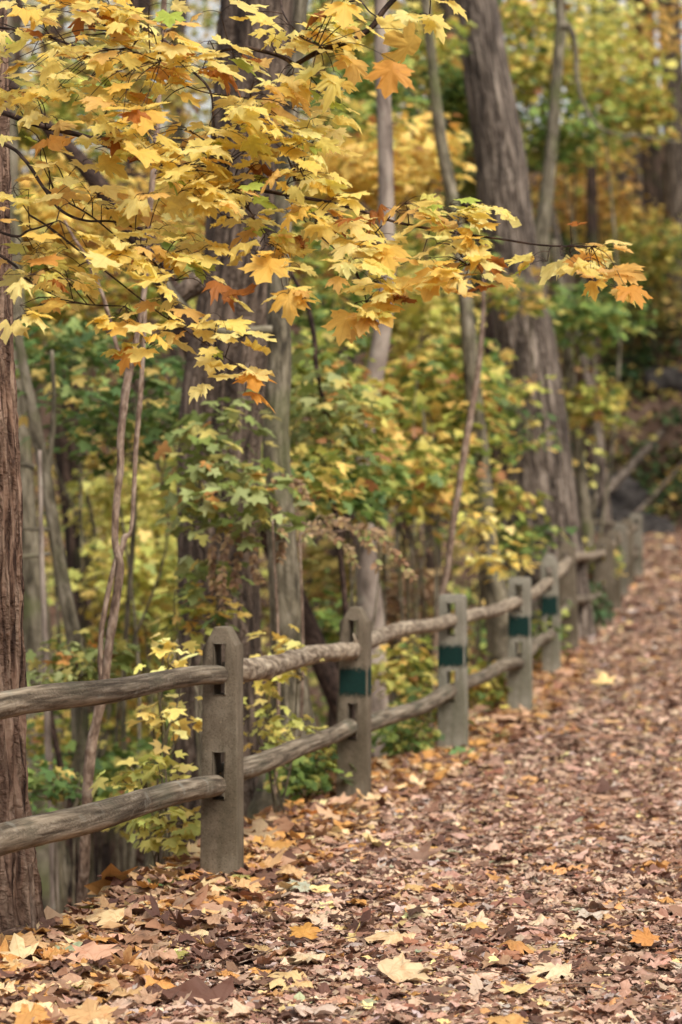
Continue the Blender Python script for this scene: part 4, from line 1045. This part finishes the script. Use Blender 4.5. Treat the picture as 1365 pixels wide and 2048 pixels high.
def overhanging_maple():
    trunk_b = np.array([P(-420, 60, 8.6)[0] - .15, 8.75, 0]); trunk_b[2] = gz(trunk_b[0], trunk_b[1])
    root = thing('maple_tree', trunk_b, 'maple reaching in from the left with sharp bright golden leaves over the fence', 'tree')
    mb = MB(); top = P(-420, 60, 8.6)
    tube(mb, [trunk_b - [0, 0, .2], trunk_b + [0, 0, .1], (trunk_b + top) / 2 + [.03, 0, 0], top, top + [.1, .2, 2.2]], [.14, .11, .09, .075, .05], 26, n=90, disp=barkdisp(.06, 16))
    mb.build('trunk', M_BARK_PALE, parent=root)
    nodes = []       # candidate attachment points
    for bi, (pts, w0, w1, d0, d1) in enumerate(BR):
        n = len(pts); q = []
        for k, (px, py) in enumerate(pts):
            t = k / (n - 1); d = d0 + (d1 - d0) * t; q.append((*P(px, py, d), (w0 + (w1 - w0) * t) / 2 / F * d))
        q = np.array(q); mb = MB()
        c = tube(mb, q[:, :3], q[:, 3], 9, n=n * 9, disp=barkdisp(.14, 60))
        nodes.append((bi, c, mb))
    # leaf cluster targets in the air round the branches: (px, py, rx, ry, depth, spread, clusters)
    REG = [(120, 40, 190, 60, 7.7, .45, 34), (70, 150, 110, 70, 7.9, .5, 16), (330, 80, 130, 70, 7.6, .4, 26), (190, 170, 150, 60, 7.7, .45, 24), (450, 150, 90, 60, 7.7, .35, 10),
           (110, 300, 130, 60, 7.9, .45, 18), (270, 250, 130, 70, 7.7, .45, 24), (440, 260, 110, 50, 7.6, .35, 18), (570, 230, 90, 50, 7.6, .35, 14), (560, 290, 100, 40, 7.6, .35, 13),
           (360, 350, 140, 45, 7.6, .4, 24), (250, 400, 150, 55, 7.7, .45, 24), (120, 400, 120, 60, 8.0, .5, 12), (420, 420, 110, 60, 7.5, .35, 20), (580, 350, 80, 30, 7.5, .25, 9),
           (540, 480, 60, 50, 7.4, .2, 11), (660, 430, 90, 35, 7.5, .25, 13), (710, 480, 70, 50, 7.4, .25, 13), (715, 560, 65, 60, 7.35, .22, 15), (730, 620, 50, 36, 7.3, .18, 6),
           (830, 420, 70, 25, 7.4, .2, 9), (950, 425, 70, 40, 7.35, .2, 13), (880, 545, 75, 34, 7.3, .18, 9), (950, 545, 50, 30, 7.3, .18, 6), (840, 500, 50, 20, 7.4, .2, 4), (960, 500, 60, 22, 7.35, .2, 5),
           (1140, 515, 60, 32, 7.3, .15, 9), (1215, 550, 50, 30, 7.25, .12, 5), (560, 590, 40, 30, 7.3, .1, 3),
           (320, 500, 120, 50, 7.5, .4, 18), (170, 500, 130, 50, 7.6, .4, 14), (60, 480, 80, 50, 7.8, .4, 9), (350, 590, 90, 40, 7.4, .3, 12), (120, 560, 110, 40, 7.5, .35, 9), (250, 650, 70, 30, 7.4, .2, 5),
           (420, 660, 70, 34, 7.35, .2, 7), (480, 750, 26, 16, 7.3, .1, 2), (60, 620, 60, 30, 7.5, .3, 4), (330, 690, 50, 20, 7.4, .2, 2),
           (600, 60, 90, 60, 7.5, .3, 17), (690, 30, 70, 40, 7.5, .25, 8), (640, 140, 50, 30, 7.5, .25, 5), (570, 160, 60, 30, 7.5, .25, 6), (860, 10, 50, 16, 7.5, .2, 4), (640, 190, 50, 30, 7.5, .3, 5),
           (20, 80, 50, 80, 7.9, .4, 8), (450, 20, 70, 24, 7.7, .3, 5), (500, 330, 60, 30, 7.5, .2, 6), (250, 20, 90, 30, 7.7, .4, 9)]
    allc = np.concatenate([c for _, c, _ in nodes]); owner = np.concatenate([np.full(len(c), b) for b, c, _ in nodes])
    foliage = {b: MB() for b, _, _ in nodes}; pet = {b: m for b, _, m in nodes}
    ok = ~np.isin(owner, (16, 19))
    allc, owner = allc[ok], owner[ok]
    for (px, py, rx, ry, d, dr, nc) in REG:
        nc = max(2, int(nc * .58))
        for q in sample_ell(nc, (px, py, rx, ry, d, dr)):
            dist = np.linalg.norm((allc - q) * [1, .6, 1.2], axis=1)
            k = int(np.argmin(dist)); b = int(owner[k]); h = allc[k]; L = np.linalg.norm(q - h)
            if L > .8: continue
            m = (h + q) / 2 + [0, 0, .10 * L] + rng.normal(0, .04, 3) * L
            tw = tube(pet[b], [h, m, q], [.0022, .0017, .0011], 5, n=10, cap=False)
            nl = rng.integers(2, 5)
            for j in range(nl):
                # opposite pairs on long thin stalks, terminal leaf at the end
                p0 = tw[-1] if j < 2 else tw[int(rng.integers(4, 9))]
                az = rng.normal(-.9, 1.15)                     # mostly toward the light side and the path
                st = rng.uniform(.03, .085)
                dirn = np.array([math.cos(az), math.sin(az), rng.normal(-.15, .3)]); dirn /= np.linalg.norm(dirn)
                p1 = p0 + dirn * st
                tube(pet[b], [p0, (p0 + p1) / 2 + [0, 0, .008], p1], [.0011, .0009, .0008], 4, n=4, cap=False)
                dr_ = rng.normal(.29, .22)
                az2 = az + rng.normal(0, .4)
                tip = np.array([[math.cos(az2) * math.cos(dr_), math.sin(az2) * math.cos(dr_), -math.sin(dr_)]])
                nrm_ = np.array([[rng.normal(0, .25), rng.normal(-.05, .25), 1]])
                s = np.array([rng.normal(.079, .018)]).clip(.045, .125)
                u = rng.random()
                if u < .02: col = np.array([[.40, .15, .035]]) * rng.uniform(.8, 1.3); cl = .9
                elif u < .05: col = np.array([[.50, .60, .12]]); cl = .3
                elif u < .16: col = np.array([[.84, .54, .17]]) * rng.uniform(.85, 1.1); cl = .45
                else: col = colours('gold', 1, .04); cl = rng.uniform(.08, .6)
                add_leaves(foliage[b], p1[None], tip, nrm_, s, col, T_HI, curl=cl, ruffle=.045 if cl < .5 else .12, fold=.12)
    # a few hand-set leaves: (px, py, d, size, tip dir, normal, colour, curl)
    Y, O, BRN = (.86, .56, .13), (.74, .36, .07), (.42, .16, .04)
    HAND = [(575, 575, 7.3, .125, (.1, -.5, -.75), (0, -.6, .7), Y, .2), (548, 512, 7.3, .14, (-.3, -.6, -.6), (0, -.5, .8), Y, .25), (500, 745, 7.3, .12, (.2, -.8, -.35), (0, -.35, .9), O, .5), (490, 785, 7.3, .10, (.9, -.3, -.05), (0, .05, 1), O, 1.0),
            (425, 560, 7.35, .11, (.6, -.6, -.25), (0, -.2, 1), BRN, 1.1), (975, 570, 7.3, .10, (-.6, -.5, -.15), (0, .1, 1), BRN, .8), (838, 60, 7.2, .17, (-.62, -.2, -.85), (.75, -.35, -.45), Y, .35), (790, 120, 7.0, .11, (-.2, -.35, -.7), (0, -.8, .4), O, .5),
            (700, 620, 7.3, .13, (-.2, -.5, -.6), (0, -.6, .8), Y, .2), (745, 600, 7.3, .12, (.4, -.5, -.5), (0, -.6, .8), Y, .2), (880, 535, 7.25, .15, (-.3, -.7, -.5), (0, -.5, .8), Y, .25), (1250, 570, 7.2, .11, (.3, -.6, -.3), (0, -.2, .9), O, .7),
            (1215, 540, 7.2, .125, (-.5, -.6, -.2), (0, -.1, .95), (.84, .54, .20), .3), (265, 640, 7.35, .13, (-.3, -.6, -.3), (0, -.3, .95), Y, .4), (270, 695, 7.35, .09, (-.4, -.5, -.5), (0, -.5, .8), O, .5), (290, 220, 7.4, .13, (0, -.7, -.5), (0, -.5, .9), Y, .25),
            (340, 20, 7.3, .085, (0, -.6, -.6), (0, -.6, .8), (.44, .56, .10), .2), (720, 440, 7.3, .09, (-.5, -.5, .05), (0, 0, 1), BRN, .9), (1140, 450, 7.3, .06, (.7, -.5, .1), (0, 0, 1), BRN, 1.)]
    for px, py, d, s, tp, nm, col, cl in HAND:
        q = P(px, py, d); k = int(np.argmin(np.linalg.norm(allc - q, axis=1))); b = int(owner[k]); h = allc[k]
        tube(pet[b], [h, (h + q) / 2 + [0, 0, .03], q], [.0016, .0011, .0009], 4, n=8, cap=False)
        add_leaves(foliage[b], q[None], np.array([tp]), np.array([nm]), np.array([s]), np.array([col]), T_HI, curl=cl, ruffle=.05, fold=.1)
    for b, c, mb in nodes:
        o = mb.build('branch', M_TWIG, parent=root)
        if foliage[b].n:
            ff = foliage[b].build('leaves', M_LEAF, parent=root, attrs=('col', 'lco')); ff.parent = o


overhanging_maple()

# ================================================================ FAR WOODS AND HILLSIDE
def far_woods():
    mb = MB()
    n = 5200; x = rng.uniform(-16, 20, n); y = rng.uniform(47, 84, n)
    k = (fence_dist(x, y) < 0) & ~path_mask(x, y, -6.2) & (np.abs(x) < .24 * y + 2); x, y = x[k], y[k]
    g = ground(x, y); up = rng.random(len(x)) ** 1.2 * (11 + 3 * fbm(x * .12, y * .12, 2.))
    right = (x / y > .082) & (y < 75)
    up = np.where(right, rng.random(len(x)) ** 2.2 * 2.2, up)
    # thin out against the sky at the upper right
    ele = (g + up - CZ) / y
    keep = ~((ele > .145) & (x / y > .05) & (rng.random(len(x)) < .62)) & ~(right & (rng.random(len(x)) < .62))
    x, y, g, up = x[keep], y[keep], g[keep], up[keep]
    ce = np.column_stack([x, y, g + up + .1]); v = fbm(ce[:, 0] * .25, ce[:, 2] * .3, ce[:, 1] * .12) + rng.normal(0, .25, len(x))
    v = v - .12 * (x / y > .08)
    v = np.where((x / y > .08) & (up < 2.3), np.minimum(v, -.2) - .15, v)
    for lo, hi, pal in ((-9, -.45, 'green'), (-.45, -.1, 'olive'), (-.1, .3, 'mix'), (.3, .65, 'goldbg'), (.65, 9, 'orange')):
        m = (v >= lo) & (v < hi)
        if m.any(): spray(mb, ce[m], 11, .6, .20, pal, T_FAR)
    # unseen leaf canopy above the picture, added to shade the hillside
    n = 520; x = rng.uniform(1, 22, n); y = rng.uniform(42, 64, n); z = rng.uniform(15.5, 19, n)
    spray(mb, np.column_stack([x, y, z]), 11, .9, .34, 'mix', T_FAR)
    o = mb.build('far_woods', M_BGLEAF, attrs=('col', 'lco'))
    tag(o, 'blurred mass of yellow, green and brown woodland foliage far behind everything', 'woodland', kind='stuff')
    # understorey in the ravine
    mb = MB(); n = 900; x = rng.uniform(-10, 4, n); y = rng.uniform(24, 46, n); k = (fence_dist(x, y) > .6); x, y = x[k], y[k]
    up = rng.random(len(x)) ** 1.4 * 4.2
    ce = np.column_stack([x, y, ground(x, y) + up + .1]); v = fbm(ce[:, 0] * .4, ce[:, 2] * .4, ce[:, 1] * .3) + rng.normal(0, .2, len(x))
    for lo, hi, pal in ((-9, -.3, 'green'), (-.3, .05, 'olive'), (.05, .35, 'paleyg'), (.35, 9, 'goldbg')):
        m = (v >= lo) & (v < hi)
        if m.any(): spray(mb, ce[m], 10, .45, .15, pal, T_FAR)
    o = mb.build('ravine_undergrowth', M_BGLEAF, attrs=('col', 'lco')); tag(o, 'tangled yellow and olive undergrowth filling the ravine behind the fence', 'undergrowth', kind='stuff')
    # ferns and ivy on the hillside
    mb = MB(); n = 5000; x = rng.uniform(2, 13, n); y = rng.uniform(46, 72, n); s_ = fence_dist(x, y)
    m = (s_ < 0) & ~path_mask(x, y, -5.7) & ((fbm(x * .6, y * .6, 7) > .02) | path_mask(x, y, -7.0)); x, y = x[m], y[m]
    ce = np.column_stack([x, y, ground(x, y) + .12 + rng.random(len(x)) * .25]); sel = rng.random(len(x)); spray(mb, ce[sel < .72], 10, .4, .17, 'fern', T_FAR); spray(mb, ce[sel > .84], 7, .35, .17, 'olive', T_FAR); spray(mb, ce[(sel > .72) & (sel < .84)], 6, .35, .17, 'orange', T_FAR)
    o = mb.build('hillside_ground_cover', M_BGLEAF, attrs=('col', 'lco')); tag(o, 'dark green ground cover at the foot of the hillside beyond the path', 'ground cover', kind='stuff')


far_woods()


def rock(label, px, py, d, sx, sy, sz):
    c = P(px, py, d); g = gz(c[0], c[1]); nu, nv = 36, 22
    th = np.linspace(0, 2 * math.pi, nu, endpoint=False); ph = np.linspace(.02, math.pi - .02, nv); T, Q = np.meshgrid(th, ph)
    X, Y, Z = np.sin(Q) * np.cos(T), np.sin(Q) * np.sin(T), np.cos(Q)
    e = .55; X, Y, Z = [np.sign(a) * np.abs(a) ** e for a in (X, Y, Z)]
    r = 1 + .38 * fbm(X * 1.5 + px, Y * 1.5, Z * 1.5) + .14 * vn(X * 5, Y * 5, Z * 5 + px)
    V = np.stack([X * r * sx, Y * r * sy, Z * r * sz], -1).reshape(-1, 3) + [c[0], c[1], g + sz * .35]
    i = np.arange(nv - 1)[:, None] * nu; j = np.arange(nu)[None]; j2 = (j + 1) % nu
    mb = MB(); mb.add(V, f4=np.stack([i + nu + j, i + nu + j2, i + j2, i + j], -1))
    o = mb.build('boulder', M_ROCK, attrs=(), smooth=False); tag(o, label, 'rock', 'dark rocks on the hillside')


rock('large dark boulder on the hillside just above the end of the fence', 1205, 890, 52.5, .8, .7, .75)
rock('long flat grey rock ledge below the large boulder', 1240, 950, 51.5, 1.1, .6, .35)
rock('small squat rock at the right edge above the fallen trunk', 1335, 850, 56, .5, .4, .28)
# fallen logs on the slope
for name, lab, pts, rr in (('fallen_log', 'pale fallen trunk slanting up the hillside beyond the fence', [(1150, 1030, 49.2), (1200, 995, 50.5), (1260, 935, 52.5), (1330, 870, 55)], (.12, .11, .09, .06)),
                           ('fallen_branch', 'thin fallen branch forking beside the pale fallen trunk', [(1265, 1030, 50.5), (1300, 1000, 51.2), (1345, 950, 52.6), (1380, 905, 54)], (.035, .03, .025, .015)),
                           ('fallen_branch', 'short grey branch lying higher on the hillside', [(1215, 800, 56), (1250, 765, 57.5), (1290, 735, 58.6)], (.07, .06, .04))):
    c = np.array([P(*q) for q in pts]); c[:, 2] = np.maximum(c[:, 2], ground(c[:, 0], c[:, 1]) + .1)
    mb = MB(); tube(mb, c, rr, 14, n=60, disp=barkdisp(.12, 12)); o = mb.build(name, M_BARK_GREY); tag(o, lab, 'log' if 'log' in name else 'branch')


# ================================================================ LIGHT, SKY, CAMERA
sc = bpy.context.scene
SUN_EL, SUN_AZ = math.radians(48), math.radians(142)          # azimuth clockwise from +Y
w = bpy.data.worlds.new('World'); sc.world = w; w.use_nodes = True
nt = w.node_tree; nt.nodes.clear(); N, L = nt.nodes, nt.links
sky = N.new('ShaderNodeTexSky'); sky.sky_type = 'NISHITA'; sky.sun_disc = False; sky.sun_elevation = SUN_EL; sky.sun_rotation = SUN_AZ
sky.air_density = 1.0; sky.dust_density = 4.0; sky.ozone_density = 1.0
hs = N.new('ShaderNodeHueSaturation'); hs.inputs['Saturation'].default_value = .10; L.new(sky.outputs[0], hs.inputs['Color'])
bg = N.new('ShaderNodeBackground'); bg.inputs[1].default_value = .13; out = N.new('ShaderNodeOutputWorld')
L.new(hs.outputs[0], bg.inputs[0]); L.new(bg.outputs[0], out.inputs[0])
sl = bpy.data.lights.new('sun', 'SUN'); sl.energy = 1.5; sl.angle = math.radians(24); sl.color = (1, .90, .77)
so = bpy.data.objects.new('sun', sl); C.objects.link(so)
from mathutils import Vector
dv = Vector((math.sin(SUN_AZ) * math.cos(SUN_EL), math.cos(SUN_AZ) * math.cos(SUN_EL), math.sin(SUN_EL)))
so.rotation_euler = dv.to_track_quat('Z', 'Y').to_euler(); so.location = (6, 4, 12)

cam = bpy.data.cameras.new('camera'); co = bpy.data.objects.new('camera', cam); C.objects.link(co); sc.camera = co
cam.sensor_fit = 'VERTICAL'; cam.sensor_height = 36; cam.lens = 85; cam.clip_end = 1500; cam.clip_start = .1
co.location = (0, 0, CZ); co.rotation_euler = (math.radians(90) + math.atan((HY - 1024) / F), 0, 0)
cam.dof.use_dof = True; cam.dof.focus_distance = 8.2; cam.dof.aperture_fstop = 2.9; cam.dof.aperture_blades = 0
sc.view_settings.view_transform = 'Standard'; sc.view_settings.look = 'None'; sc.view_settings.exposure = .78; sc.view_settings.gamma = 1
sc.cycles.use_denoising = True; sc.cycles.max_bounces = 7; sc.cycles.diffuse_bounces = 4; sc.cycles.transmission_bounces = 4; sc.cycles.transparent_max_bounces = 6
sc.cycles.glossy_bounces = 2; sc.cycles.sample_clamp_indirect = 6
